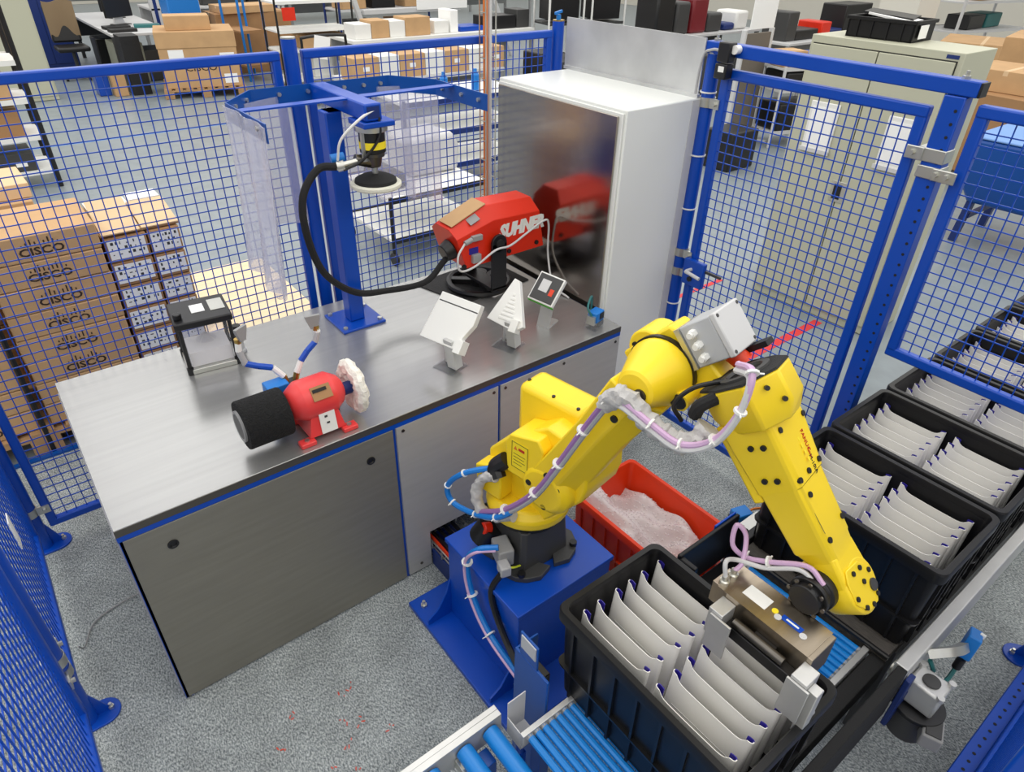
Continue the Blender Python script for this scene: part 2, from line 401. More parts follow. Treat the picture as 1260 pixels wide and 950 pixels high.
for z in (1.82, 1.55, 1.3, 0.8): build(MB().lathe([(0.033, -0.003), (0.036, -0.003), (0.036, 0.003), (0.033, 0.003), (0.033, -0.003)], (GX, 0.132, z), (0, 0, 1), 20, False), 'cable_tie', 'white', p)
# square perforated gate post on the hinge side
p = thing('gate_post', 'square blue perforated post on the hinge side of the gate', 'post', (GX, -0.868, 0), 0, 'posts of the safety fence')
build(MB().box(GX-0.03, GX+0.03, -0.903, -0.833, 0, 1.97), 'tube', 'blue', p, 0.004)
hm = MB()
for i in range(44):
    z = 0.12+i*0.042
    hm.cyl((GX-0.0312, -0.885, z), (GX-0.0302, -0.885, z), 0.0055, n=8)
h = build(hm, 'punched_holes', 'ink_black', p); h['kind'] = 'stuff'
build(MB().box(GX-0.036, GX+0.034, -0.907, -0.81, 1.755, 1.80).box(GX-0.043, GX-0.036, -0.835, -0.775, 1.755, 1.80), 'hinge_clamp', 'zinc', p, 0.003)
build(MB().box(GX-0.036, GX+0.034, -0.907, -0.829, 1.70, 1.742).box(GX-0.043, GX-0.036, -0.965, -0.885, 1.70, 1.742), 'panel_clamp', 'zinc', p, 0.003)
build(MB().cyl((GX-0.043, -0.80, 1.778), (GX-0.056, -0.80, 1.778), 0.01, n=6), 'screw', 'zinc', p)
build(MB().cyl((GX-0.043, -0.90, 1.722), (GX-0.056, -0.90, 1.722), 0.01, n=6), 'screw', 'zinc', p)
build(MB().cyl((GX-0.043, -0.935, 1.722), (GX-0.056, -0.935, 1.722), 0.01, n=6), 'screw', 'zinc', p)
# lintel
p = thing('gate_lintel', 'blue square beam across the top of the gate', 'beam', (GX, -0.37, 1.972))
build(MB().box(GX-0.028, GX+0.028, -0.93, 0.165, 1.972, 2.02), 'beam', 'blue', p, 0.004)
build(MB().box(GX-0.027, GX+0.027, -0.938, -0.93, 1.973, 2.019), 'end_cap', 'black', p, 0.002)
for yy in (0.13, -0.87): build(MB().cyl((GX, yy, 2.02), (GX, yy, 2.03), 0.013, n=6).cyl((GX, yy, 2.03), (GX, yy, 2.045), 0.006, n=8), 'bolt', 'zinc', p)
# gate
g = mesh_panel('safety_gate', 'blue wire mesh gate with lock plate and lever handle', 'gate', 'y', GX, -0.798, 0.068, 0.105, 1.925, fw=0.04, pa=0.041)
lp = build(MB().box(GX-0.045, GX-0.018, -0.05, 0.07, 0.945, 1.075), 'lock_plate', 'blue', g, 0.004)
build(MB().tube([(GX-0.045, 0.02, 1.03), (GX-0.085, 0.02, 1.03), (GX-0.09, 0.0, 1.03), (GX-0.09, -0.065, 1.022)], 0.009, 8, samples=4), 'handle', 'light_grey', lp)
build(MB().cyl((GX-0.045, 0.02, 0.98), (GX-0.052, 0.02, 0.98), 0.013, n=14), 'lock_cylinder', 'black', lp)
build(MB().box(GX-0.03, GX-0.02, -0.14, -0.05, 1.03, 1.042), 'latch_bolt', 'dark_grey', lp)
s = thing('safety_switch', 'black safety switch at the top of the gate', 'switch', (GX-0.045, 0.035, 1.90))
build(MB().box(GX-0.075, GX-0.029, 0.005, 0.065, 1.955, 2.03), 'upper_body', 'black', s, 0.005)
build(MB().box(GX-0.07, GX-0.022, 0.01, 0.07, 1.89, 1.95), 'lower_body', 'black', s, 0.005)
build(MB().box(GX-0.0715, GX-0.069, 0.022, 0.05, 1.918, 1.94), 'sticker', 'white', s)
build(MB().cyl((GX-0.03, -0.005, 2.005), (GX-0.06, -0.005, 2.005), 0.017, n=14), 'knob', 'white', s)
mesh_panel('mesh_fence', 'blue mesh panel hanging above the conveyor on the right', 'fence', 'y', GX, -1.80, -0.942, 1.012, 1.955, fw=0.04, group='wire mesh fence panels', pa=0.041)
# front fence, lower right corner
p = round_post('blue corner fence post with foot plate in the lower right corner', 2.735, -1.865, 2.0, ((-0.55, 0.85),))
t = mesh_panel('mesh_fence', 'blue mesh panel with punched bottom rail in the lower right corner', 'fence', 'x', -1.93, 1.2, 2.69, 0.11, 1.955, group='wire mesh fence panels')
build(MB().box(1.2, 2.69, -1.915, -1.855, 0.06, 0.125), 'punched_rail', 'blue', t, 0.004)
hm = MB()
for i in range(34): hm.cyl((1.24+i*0.042, -1.885, 0.1251), (1.24+i*0.042, -1.885, 0.1262), 0.006, n=8)
h = build(hm, 'punched_holes', 'ink_black', t); h['kind'] = 'stuff'

# ================================================================== steel bench
TH = 0.881
t = thing('steel_bench', 'long steel clad workbench with blue frame lines and brushed top', 'workbench', (1.073, 0.5, 0))
build(MB().box(0.0, 2.15, 0.0, 0.985, 0.852, TH), 'worktop', 'steel_top', t, 0.0015)
build(MB().box(0.0, 2.15, -0.001, 0.984, 0.832, 0.852).box(0.004, 0.03, 0.004, 0.03, 0, 0.84).box(2.12, 2.146, 0.004, 0.03, 0, 0.84).box(0.935, 0.965, 0.006, 0.03, 0, 0.84).box(1.43, 1.46, 0.006, 0.03, 0, 0.84).box(0.004, 0.03, 0.95, 0.98, 0, 0.84).box(0.002, 0.02, 0.004, 0.98, 0, 0.84), 'frame', 'blue', t)
build(MB().box(1.0, 2.12, 0.3, 0.32, 0, 0.84), 'inner_wall', 'black', t)
build(MB().box(0.0, 2.15, -0.0025, 0.0, 0.853, 0.8795), 'front_edge', 'steel_edge', t)
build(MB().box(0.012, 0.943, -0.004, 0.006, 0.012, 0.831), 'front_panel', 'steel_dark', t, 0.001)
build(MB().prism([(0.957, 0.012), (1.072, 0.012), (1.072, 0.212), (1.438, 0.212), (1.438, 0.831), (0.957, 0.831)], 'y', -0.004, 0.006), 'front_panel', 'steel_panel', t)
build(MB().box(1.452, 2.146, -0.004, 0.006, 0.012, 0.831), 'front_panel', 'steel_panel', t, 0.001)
build(MB().box(-0.004, 0.002, 0.02, 0.975, 0.012, 0.838), 'side_panel', 'steel_panel', t)
build(MB().box(2.146, 2.149, 0.02, 0.975, 0.012, 0.838), 'side_panel', 'steel_panel', t)
for x, z in ((0.137, 0.745), (0.841, 0.735)):
    build(MB().lathe([(0.017, 0), (0.017, 0.004), (0.011, 0.005), (0.009, 0.001)], (x, -0.004, z), (0, -1, 0), 18), 'quarter_turn_lock', 'black', t)
for x, z in ((0.985, 0.81), (1.415, 0.81), (1.475, 0.81), (2.12, 0.81), (1.02, 0.05), (1.8, 0.81)):
    build(MB().cyl((x, -0.004, z), (x, -0.007, z), 0.007, n=10), 'screw', 'gunmetal', t)
solo(MB().tube([(-0.255, 0.35, 0.14), (-0.25, 0.45, 0.02), (-0.20, 0.56, 0.008), (-0.1, 0.6, 0.008), (0.02, 0.6, 0.02)], 0.0035, 6), 'floor_cable', 'grey', 'thin grey cable crossing the carpet from the left post to the bench', 'cable')

# ================================================================== white switch cabinet
CX = 2.185
t = thing('control_cabinet', 'tall white control cabinet with a polished steel front', 'cabinet', (2.42, 0.565, 0))
build(MB().box(CX+0.006, 2.655, 0.145, 1.005, 0.0, 1.795), 'body', 'white_paint', t, 0.006)
build(MB().box(CX-0.004, CX+0.006, 0.155, 0.995, 0.06, 1.78), 'door_frame', 'white_paint', t, 0.002)
build(MB().box(CX-0.014, CX-0.004, 0.175, 0.985, 0.08, 1.768), 'steel_front', 'steel_mirror', t, 0.002)
build(MB().box(2.63, 2.65, 0.15, 1.03, 1.795, 1.81), 'plate_angle', 'alu_plate', t)
build(MB().box(2.645, 2.651, 0.16, 1.04, 1.8, 2.03), 'upright_plate', 'alu_plate', t)
build(MB().box(2.60, 2.66, 0.143, 0.146, 0.1, 1.79), 'side_seam', 'light_grey', t)

# cable riser along the back fence
t = thing('cable_tray', 'vertical wire cable tray rising beside the polished cabinet', 'cable tray', (2.18, 1.10, 0.3))
m = MB()
for dx in (-0.03, 0.03): m.bar((2.18+dx, 1.06, 0.3), (2.18+dx, 1.06, 2.6), 0.005).bar((2.18+dx, 1.11, 0.3), (2.18+dx, 1.11, 2.6), 0.005)
for i in range(24):
    z = 0.32+i*0.097
    m.bar((2.15, 1.06, z), (2.15, 1.11, z), 0.004).bar((2.15, 1.11, z), (2.21, 1.11, z), 0.004).bar((2.21, 1.11, z), (2.21, 1.06, z), 0.004)
build(m, 'wire_basket', 'zinc', t)
build(MB().tube([(2.165, 1.085, 0.3), (2.166, 1.085, 1.4), (2.165, 1.085, 2.6)], 0.011, 8), 'orange_cable', 'orange', t)
build(MB().box(2.184, 2.198, 1.075, 1.095, 0.3, 2.6), 'grey_conduit', 'light_grey', t)
# ================================================================== polishing stand on the bench
def rz(a): return Matrix.Rotation(a, 4, 'Z')
t = thing('polishing_stand', 'blue steel stand with square post and curtain hood on the bench', 'stand', (1.19, 0.77, TH))
build(MB().box(1.085, 1.295, 0.668, 0.872, TH, TH+0.012), 'base_plate', 'blue', t, 0.003)
for x, y in ((1.105, 0.69), (1.275, 0.69), (1.105, 0.85), (1.275, 0.85)):
    build(MB().cyl((x, y, TH+0.012), (x, y, TH+0.022), 0.011, n=6), 'bolt', 'zinc', t)
build(MB().box(1.155, 1.225, 0.735, 0.805, TH+0.012, 1.80), 'post', 'blue', t, 0.006)
ZH = 1.86
bm_ = build(MB().box(1.215, 1.285, 0.52, 1.0, ZH-0.062, ZH), 'boom', 'blue', t, 0.006)
build(MB().box(1.225, 1.275, 0.519, 0.5205, ZH-0.052, ZH-0.01), 'open_end', 'blue_dark', bm_)
build(MB().box(1.17, 1.27, 0.735, 0.805, 1.80, ZH-0.06), 'post_head', 'blue', t, 0.003)
BAND = [(0.815, 0.43), (0.815, 0.81), (0.965, 0.985), (1.575, 0.985), (1.70, 0.80), (1.70, 0.43)]
m = MB()
def offs(p, k):
    c = V((1.258, 0.62, 0)); q = V((p[0], p[1], 0)); d = (q-c).normalized(); return q-d*k
inn = [offs(p, 0.005) for p in BAND]
for z0, z1 in ((ZH-0.062, ZH),):
    for i in range(len(BAND)-1):
        a, b, c_, d_ = V((*BAND[i], 0)), V((*BAND[i+1], 0)), inn[i+1], inn[i]
        m.loft([[q+V((0, 0, z0)) for q in (a, b, c_, d_)], [q+V((0, 0, z1)) for q in (a, b, c_, d_)]])
hb = build(m, 'hood_band', 'blue_mid', t)
build(MB().box(0.82, 1.697, 0.655, 0.70, ZH-0.008, ZH-0.002), 'cross_bar', 'blue', t)
for p, nrm in (((0.815, 0.50), (1, 0)), ((0.815, 0.60), (1, 0)), ((0.815, 0.74), (1, 0)), ((0.86, 0.865), (.7, -.7)), ((0.93, 0.945), (.7, -.7)), ((1.08, 0.985), (0, -1)), ((1.2, 0.985), (0, -1)), ((1.36, 0.985), (0, -1)), ((1.45, 0.985), (0, -1)), ((1.53, 0.985), (0, -1)), ((1.70, 0.74), (-1, 0)), ((1.70, 0.6), (-1, 0)), ((1.70, 0.48), (-1, 0))):
    q = V((p[0], p[1], ZH-0.027)); n_ = V((nrm[0], nrm[1], 0)).normalized()
    build(MB().cyl(q-n_*0.008, q+n_*0.014, 0.008, n=8), 'bolt', 'zinc', hb)
def strip(ax, ay, bx, by, ztop, drop, waves, amp, seed, taper=0.0, curl=0.0):
    rn = random.Random(seed); ph = rn.random()*6
    a = V((ax, ay, 0)); b = V((bx, by, 0)); nn = V((-(b-a).y, (b-a).x, 0)).normalized()
    def fn(u, v):
        k = (u-0.5)*(1-taper*v)+0.5
        p = a+(b-a)*k+nn*(amp*math.sin(u*waves*6.28+ph+v*1.3)*(0.25+0.75*v)+curl*v*v)
        return (p.x, p.y, ztop-drop*v-0.02*math.sin(u*3.1+ph)*v)
    return MB().sheet(fn, 14, 12, 0.003, nn)
for k, a in enumerate(((0.808, 0.40, 0.808, 0.80, ZH-0.005, 0.60, 2.2, 0.024, 3, 0.12, 0.03), (0.89, 0.915, 1.13, 0.999, ZH-0.035, 0.52, 1.0, 0.010, 5, 0.05, 0.0),
                       (1.26, 0.995, 1.47, 0.995, ZH-0.04, 0.42, 1.2, 0.012, 8, -0.05, 0.0), (1.49, 0.995, 1.63, 0.92, ZH-0.04, 0.50, 1.2, 0.010, 9, -0.1, 0.0), (1.60, 0.955, 1.706, 0.80, ZH-0.03, 0.52, 1.6, 0.014, 11, 0.1, 0.02))):
    build(strip(*a), 'curtain_strip', 'pvc_thick' if k == 0 else 'pvc', t, smooth=True)
build(MB().lathe([(0.045, -0.002), (0.045, 0.002)], (0.885, 0.80, 1.11), (0.6, -0.75, 0.1), 20), 'round_disc', 'pvc', t)

t = thing('angle_polisher', 'angle polisher with white felt pad hanging from the blue boom', 'polisher', (1.265, 0.585, 1.55))
X0, Y0 = 1.262, 0.575
build(MB().box(X0-0.06, X0+0.07, Y0-0.065, Y0+0.065, ZH-0.085, ZH-0.064), 'mount_plate', 'blue', t, 0.004)
build(MB().cyl((X0, Y0, ZH-0.105), (X0, Y0, ZH-0.085), 0.062, n=24), 'collar', 'zinc', t, 0.002)
bd = build(MB().cyl((X0, Y0, ZH-0.185), (X0, Y0, ZH-0.105), 0.050, n=22), 'motor_body', 'black', t, 0.003)
build(MB().lathe([(0.0505, -0.013), (0.0512, -0.013), (0.0512, 0.013), (0.0505, 0.013)], (X0, Y0, ZH-0.155), (0, 0, 1), 22, False), 'yellow_band', 'yellow_label', bd)
build(MB().cyl((X0, Y0, ZH-0.20), (X0, Y0, ZH-0.185), 0.044, n=18).cyl((X0, Y0, ZH-0.24), (X0, Y0, ZH-0.195), 0.026, 0.036, n=16).cyl((X0, Y0, ZH-0.225), (X0-0.075, Y0+0.01, ZH-0.205), 0.024, 0.02, n=14), 'gear_head', 'gunmetal', t, 0.002)
build(MB().cyl((X0, Y0, ZH-0.275), (X0, Y0, ZH-0.23), 0.012, n=12), 'spindle', 'zinc', t)
pd = build(MB().lathe([(0.025, 0.028), (0.055, 0.02), (0.08, 0.008), (0.083, -0.004)], (X0, Y0, ZH-0.295), (0, 0, 1), 28), 'backing_disc', 'black_matte', t)
build(MB().lathe([(0.095, 0.0), (0.100, -0.004), (0.100, -0.014), (0.094, -0.02)], (X0, Y0, ZH-0.299), (0, 0, 1), 36), 'felt_pad', 'felt', pd)
build(MB().bar((X0-0.05, Y0-0.02, ZH-0.085), (X0-0.05, Y0-0.02, ZH-0.21), 0.012).bar((X0-0.05, Y0-0.02, ZH-0.205), (X0, Y0, ZH-0.205), 0.012), 'stay_rod', 'zinc', t)
build(MB().cyl((X0-0.07, Y0, ZH-0.21), (X0-0.15, Y0+0.02, ZH-0.225), 0.013, n=12).cyl((X0-0.12, Y0+0.01, ZH-0.22), (X0-0.145, Y0+0.02, ZH-0.224), 0.02, n=14), 'shaft_coupling', 'zinc', t)
build(MB().tube([(X0+0.01, Y0-0.05, ZH-0.02), (X0-0.06, Y0-0.05, ZH-0.045), (X0-0.13, Y0-0.01, ZH-0.12), (X0-0.14, Y0+0.02, ZH-0.20)], 0.005, 6), 'white_lead', 'white', t)
build(MB().tube([(X0+0.01, Y0-0.054, ZH-0.05), (X0+0.0, Y0-0.06, ZH-0.12), (X0-0.06, Y0-0.03, ZH-0.20), (X0-0.13, Y0+0.0, ZH-0.235)], 0.005, 6), 'black_lead', 'black', t)
build(MB().cyl((X0-0.10, Y0+0.05, ZH-0.20), (X0-0.15, Y0+0.06, ZH-0.205), 0.018, n=14), 'blue_fitting', 'blue_bright', t)
solo(MB().tube([(X0-0.145, Y0+0.02, 1.637), (X0-0.22, Y0+0.03, 1.635), (X0-0.30, Y0+0.01, 1.55), (X0-0.31, Y0, 1.40), (X0-0.25, Y0+0.03, 1.22), (X0-0.10, Y0+0.09, 1.07), (X0+0.06, Y0+0.12, 1.02), (1.50, 0.65, 1.03), (1.60, 0.64, 1.11), (1.66, 0.635, 1.165)], 0.0145, 10), 'flexible_shaft', 'black_matte', 'black flexible drive hose curving from the polisher to the red motor', 'hose')

# ================================================================== red drive motor
solo(MB().prism([(1.60, 0.93), (1.69, 0.60), (2.11, 0.63), (2.09, 0.965)], 'z', TH, TH+0.006), 'rubber_mat', 'rubber', 'black rubber mat on the bench under the red motor', 'mat')
MZ = TH+0.006
t = thing('drive_motor', 'red drive motor with white lettering on a black swivel stand', 'motor', (1.87, 0.72, MZ))
ring = MB().tube([(1.87+0.155*math.cos(a*math.pi/12), 0.735+0.155*math.sin(a*math.pi/12), MZ+0.016) for a in range(24)], 0.016, 8, True, spline=False)
for a in (0.3, 2.4, 4.5): ring.bar((1.87, 0.735, MZ+0.02), (1.87+0.15*math.cos(a), 0.735+0.15*math.sin(a), MZ+0.016), 0.035, 0.02)
ring.cyl((1.87, 0.735, MZ), (1.87, 0.735, MZ+0.07), 0.04)
build(ring, 'stand_ring', 'black', t)
YF, YB = 0.56, 0.76
yk = MB().box(1.80, 1.885, YF-0.032, YF-0.018, MZ+0.06, 1.18).cyl((1.842, YF-0.032, 1.18), (1.842, YF-0.018, 1.18), 0.0425, n=24)
yk.box(1.80, 1.885, YF-0.032, YB+0.03, MZ+0.055, MZ+0.072).box(1.80, 1.885, YB+0.016, YB+0.03, MZ+0.06, 1.2)
yo = build(yk, 'yoke', 'black', t, 0.002)
build(MB().cyl((1.842, YF-0.032, 1.18), (1.842, YF-0.045, 1.18), 0.022, n=16), 'pivot_knob', 'black_matte', yo)
prof = [(1.675, 1.085), (1.615, 1.265), (1.84, 1.29), (2.115, 1.275), (2.135, 1.10)]
topp = [(1.625, 1.30), (1.83, 1.35), (2.06, 1.345)]
c_ = MB()
f0 = [V((1.675, YF, 1.085)), V((2.14, YF, 1.09)), V((2.105, YF, 1.275)), V((1.83, YF, 1.285)), V((1.625, YF, 1.235))]
f1 = [V((1.675, YF+0.05, 1.085)), V((2.14, YF+0.05, 1.09)), V((2.085, YF+0.05, 1.335)), V((1.81, YF+0.05, 1.345)), V((1.615, YF+0.05, 1.27))]
f2 = [p+V((0, 0.11, 0)) for p in f1]; f3 = [p+V((0, 0.21, 0)) for p in f0]
c_.loft([f0, f1, f2, f3])
ho = build(c_, 'housing', 'red', t, 0.003)
text('SUHNER', 'lettering', 'white', ho, basis((1.995, YF-0.001, 1.218), (1, 0, 0.02), (0, 0, 1)), 0.084, 0.0055, 0.25, sx=0.84, label='white block lettering')
build(MB().obox((1.72, 0.655, 1.318), (0.20, 0.105, 0.004), Matrix.Rotation(-0.36, 4, 'Y')), 'cardboard_pad', 'cardboard', ho)
build(MB().obox((1.735, 0.592, 1.30), (0.055, 0.04, 0.004), Matrix.Rotation(-0.36, 4, 'Y') @ Matrix.Rotation(0.55, 4, 'X')), 'tape', 'grey', ho)
build(MB().cyl((1.645, 0.64, 1.165), (1.60, 0.64, 1.15), 0.05, 0.04, n=18), 'front_boss', 'black', t, 0.004)
build(MB().box(1.70, 1.755, YF-0.02, YF, 1.215, 1.24).cyl((1.70, YF-0.012, 1.226), (1.66, YF-0.012, 1.215), 0.012), 'upper_connector', 'grey', t, 0.002)
build(MB().box(1.70, 1.745, YF-0.022, YF, 1.11, 1.15), 'lower_connector', 'grey', t, 0.002)
build(MB().box(1.69, 1.74, YF-0.003, YF, 1.15, 1.18), 'rating_label', 'purple_blue', t)
build(MB().tube([(1.66, YF-0.012, 1.215), (1.61, YF-0.03, 1.17), (1.62, YF-0.03, 1.10), (1.70, YF-0.03, 1.10), (1.80, YF-0.055, 1.165), (1.89, YF-0.05, 1.165), (2.02, YF-0.012, 1.185), (2.12, YF-0.02, 1.23), (2.15, YF-0.02, 1.20), (2.155, YF-0.02, 1.05), (2.13, YF-0.1, 0.92), (2.14, 0.35, 0.885)], 0.005, 6), 'grey_lead', 'light_grey', t)
for x, z in ((1.66, 1.10), (1.92, 1.115), (2.09, 1.12)): build(MB().cyl((x, YF, z), (x, YF-0.008, z), 0.011, n=10), 'screw', 'black', ho)

# ================================================================== buffing machine
t = thing('bench_grinder', 'red bench grinder with black abrasive drum and white buffing wheel', 'grinder', (0.715, 0.115, TH))
AY, AZ = 0.118, 1.0
hs = MB()
sec = lambda x, r, zl: [V((x, AY+r*math.cos(a*math.pi/12)*1.0, AZ+0.012+r*math.sin(a*math.pi/12) if math.sin(a*math.pi/12) > -0.5 else AZ-r*zl)) for a in range(24)]
hs.loft([sec(0.612, 0.036, 0.5), sec(0.620, 0.052, 0.5), sec(0.655, 0.074, 0.5), sec(0.66, 0.076, 0.5), sec(0.768, 0.076, 0.5), sec(0.773, 0.074, 0.5), sec(0.805, 0.052, 0.5), sec(0.815, 0.036, 0.5)])
ho = build(hs, 'housing', 'grinder_red', t)
build(MB().loft([[V((x, y, TH+0.018)) for x, y in ((0.648, 0.04), (0.785, 0.04), (0.785, 0.195), (0.648, 0.195))], [V((x, y, AZ-0.02)) for x, y in ((0.668, 0.055), (0.768, 0.055), (0.768, 0.18), (0.668, 0.18))]]), 'pedestal', 'grinder_red', t, 0.004)
for x in (0.635, 0.795):
    for y in (0.04, 0.19):
        f = build(MB().box(x-0.028, x+0.028, y-0.018, y+0.02, TH, TH+0.018), 'foot', 'grinder_red', t, 0.004)
        build(MB().cyl((x, y, TH+0.018), (x, y, TH+0.023), 0.009, n=8), 'foot_bolt', 'zinc', f)
build(MB().obox((0.722, 0.0435, TH+0.062), (0.058, 0.004, 0.078), Matrix.Rotation(-0.15, 4, 'X')), 'switch_plate', 'white', t)
build(MB().box(0.712, 0.722, 0.0425, 0.0455, 0.965, 0.972).box(0.716, 0.726, 0.0385, 0.0415, 0.94, 0.946), 'plate_marks', 'dark_grey', t)
build(MB().obox((0.72, AY-0.0590, AZ+0.0615), (0.07, 0.004, 0.05), Matrix.Rotation(-0.70, 4, 'X')), 'name_plate', 'cardboard_dark', t)
build(MB().obox((0.715, AY-0.0548, AZ+0.0705), (0.05, 0.004, 0.012), Matrix.Rotation(-0.70, 4, 'X')), 'plate_script', 'ink_black', t)
build(MB().lathe([(0.05, -0.001), (0.084, 0), (0.086, 0.004), (0.086, 0.148), (0.084, 0.152), (0.04, 0.152)], (0.452, AY, AZ), (1, 0, 0), 44, True), 'abrasive_drum', 'abrasive', t)
build(MB().lathe([(0.056, 0.0), (0.056, -0.008), (0.046, -0.008), (0.042, 0.0)], (0.4515, AY, AZ), (1, 0, 0), 32), 'drum_core', 'grey', t)
build(MB().lathe([(0.044, -0.006), (0.044, -0.0075)], (0.4515, AY, AZ), (1, 0, 0), 32), 'core_recess', 'black', t)
build(MB().cyl((0.604, AY, AZ), (0.615, AY, AZ), 0.03).cyl((0.812, AY, AZ), (0.875, AY, AZ), 0.012), 'shaft', 'gunmetal', t)
bw = MB(); rings = []
for r, h in ((0.02, -0.010), (0.045, -0.012), (0.055, -0.02), (0.085, -0.022), (0.100, -0.010), (0.102, 0.006), (0.09, 0.018), (0.05, 0.020), (0.02, 0.014)):
    rings.append([V((0.862+h+0.003*math.sin(k*1.05+r*30), AY+(r+(0.003*math.sin(k*2.1+h*90) if r > 0.07 else 0))*math.cos(k*math.pi/24), AZ+(r+(0.003*math.sin(k*2.1+h*90) if r > 0.07 else 0))*math.sin(k*math.pi/24))) for k in range(48)])
bw.loft(rings); build(bw, 'buffing_wheel', 'cotton', t)
build(MB().cyl((0.82, AY, AZ), (0.858, AY, AZ), 0.024, n=14), 'wheel_nut', 'blue_dark', t)
t = thing('coolant_nozzles', 'two jointed blue and white coolant hoses behind the grinder', 'coolant hose', (0.67, 0.25, TH))
build(MB().box(0.585, 0.665, 0.21, 0.27, TH, TH+0.16), 'mount_block', 'blue_bright', t, 0.004)
build(MB().box(0.64, 0.70, 0.235, 0.27, TH+0.11, TH+0.14), 'manifold', 'black', t)
for pts, hd, hd2 in (([(0.672, 0.25, 1.0), (0.663, 0.255, 1.045), (0.635, 0.27, 1.085), (0.59, 0.285, 1.10), (0.555, 0.30, 1.115), (0.545, 0.31, 1.165), (0.55, 0.312, 1.20)], (0.565, 0.306, 1.225), 0.5),
                ([(0.695, 0.25, 1.0), (0.712, 0.252, 1.045), (0.735, 0.255, 1.085), (0.765, 0.257, 1.115), (0.80, 0.258, 1.14), (0.815, 0.26, 1.175), (0.812, 0.262, 1.19)], (0.805, 0.262, 1.215), -0.2)):
    for i in range(len(pts)-1):
        mm = ('brass', 'white', 'blue', 'blue', 'grey_hose', 'white')[i]
        build(MB().tube([pts[i], (V(pts[i])+V(pts[i+1]))/2, pts[i+1]], 0.0115, 10), ('base_fitting', 'white_joint', 'blue_segment', 'blue_segment', 'spring_segment', 'white_joint')[i], mm, t)
    build(MB().cyl(V(pts[-1])-V((0, 0, 0.005)), V(pts[-1])+V((0, 0, 0.012)), 0.012, n=10), 'brass_collar', 'brass', t)
    build(MB().prism([(-0.012, -0.022), (0.012, -0.022), (0.026, 0.02), (0.026, 0.03), (-0.026, 0.03), (-0.026, 0.02)], 'y', -0.006, 0.006).xf(Matrix.Translation(hd) @ rz(hd2)), 'flat_nozzle', 'grey', t, 0.001)

# ================================================================== glass dispenser and small fittings
t = thing('glass_case', 'small glass case with black posts and black lid on the bench', 'glass case', (0.55, 0.81, TH), -0.12)
RM[t.name] = Matrix.Identity(4)
build(MB().box(-0.10, 0.10, -0.095, 0.095, 0, 0.022), 'base', 'zinc', t, 0.003)
for x in (-0.092, 0.092):
    for y in (-0.085, 0.085):
        build(MB().cyl((x, y, 0.0), (x, y, 0.205), 0.008, n=10), 'post', 'black', t)
        build(MB().cyl((x, y, 0.0), (x, y, 0.03), 0.013, n=10), 'post_foot', 'black', t)
build(MB().box(-0.108, 0.108, -0.103, 0.103, 0.205, 0.235), 'lid', 'black', t, 0.006)
build(MB().box(-0.03, 0.02, -0.03, 0.04, 0.235, 0.237), 'lid_label', 'paper', t)
build(MB().box(0.04, 0.095, -0.04, 0.06, 0.235, 0.237), 'steel_plate', 'zinc', t)
build(MB().cyl((-0.085, -0.055, 0.235), (-0.085, -0.055, 0.258), 0.016, n=12), 'lid_knob', 'black', t, 0.003)
build(MB().box(-0.084, 0.084, -0.078, -0.074, 0.022, 0.205).box(-0.084, 0.084, 0.074, 0.078, 0.022, 0.205).box(-0.086, -0.082, -0.078, 0.078, 0.022, 0.205).box(0.082, 0.086, -0.078, 0.078, 0.022, 0.205), 'glass_wall', 'glass', t)
build(MB().lathe([(0.07, 0.185), (0.05, 0.15), (0.018, 0.12), (0.016, 0.11), (0.04, 0.09)], (0, 0, 0.01), (0, 0, 1), 20, False), 'glass_funnel', 'glass', t)
build(MB().loft([[V((x, y, z)) for x, y in ((-a, -b_), (a, -b_), (a, b_), (-a, b_))] for z, a, b_ in ((0.022, 0.079, 0.071), (0.085, 0.079, 0.071), (0.10, 0.03, 0.03), (0.125, 0.008, 0.008))]), 'white_powder', 'sand', t)
t = thing('pressure_valve', 'small black and clear valve beside the glass case', 'valve', (0.672, 0.80, TH))
build(MB().lathe([(0.022, 0), (0.022, 0.01), (0.016, 0.014), (0.016, 0.05), (0.02, 0.05), (0.02, 0.062)], (0.672, 0.80, TH), (0, 0, 1), 18), 'clear_bowl', 'grey_box', t)
build(MB().lathe([(0.026, 0.062), (0.026, 0.078), (0.018, 0.08), (0.02, 0.11), (0.017, 0.125)], (0.672, 0.80, TH), (0, 0, 1), 18), 'black_knob', 'black', t)

def fixture(name, label, x, y, outline, th, tilt, yaw, neck_h, extra):
    neck_h += 0.028
    t = thing(name, label, 'fixture', (x, y, TH), yaw); RM[t.name] = Matrix.Identity(4)
    build(MB().box(-0.06, 0.05, -0.055, 0.05, 0, 0.008), 'clear_base', 'acrylic', t, 0.001)
    build(MB().prism([(-0.04, 0.008), (0.02, 0.008), (0.03, neck_h), (-0.03, neck_h+0.05)], 'y', 0.005, 0.014), 'angle_bracket', 'aluminium', t)
    build(MB().prism([(0.0, 0.02), (0.045, 0.02), (0.02, neck_h+0.02), (-0.025, neck_h+0.02)], 'x', -0.01, 0.035).xf(Matrix.Translation((0.02, -0.035, 0.0))), 'strut', 'aluminium', t, 0.002)
    for zz in (0.03, 0.055): build(MB().cyl((-0.005, 0.005, zz), (-0.005, -0.012, zz), 0.009, n=8), 'screw', 'gunmetal', t)
    M = Matrix.Translation((0, 0, neck_h+0.055)) @ Matrix.Rotation(tilt, 4, 'X')
    pl = build(MB().prism(outline, 'z', -th/2, th/2).xf(M), 'white_plate', 'white', t, 0.002)
    for kind, b in extra:
        build(MB().box(*b).xf(M), kind, 'white' if kind != 'slot' else 'dark_grey', pl, 0.001)
    return t
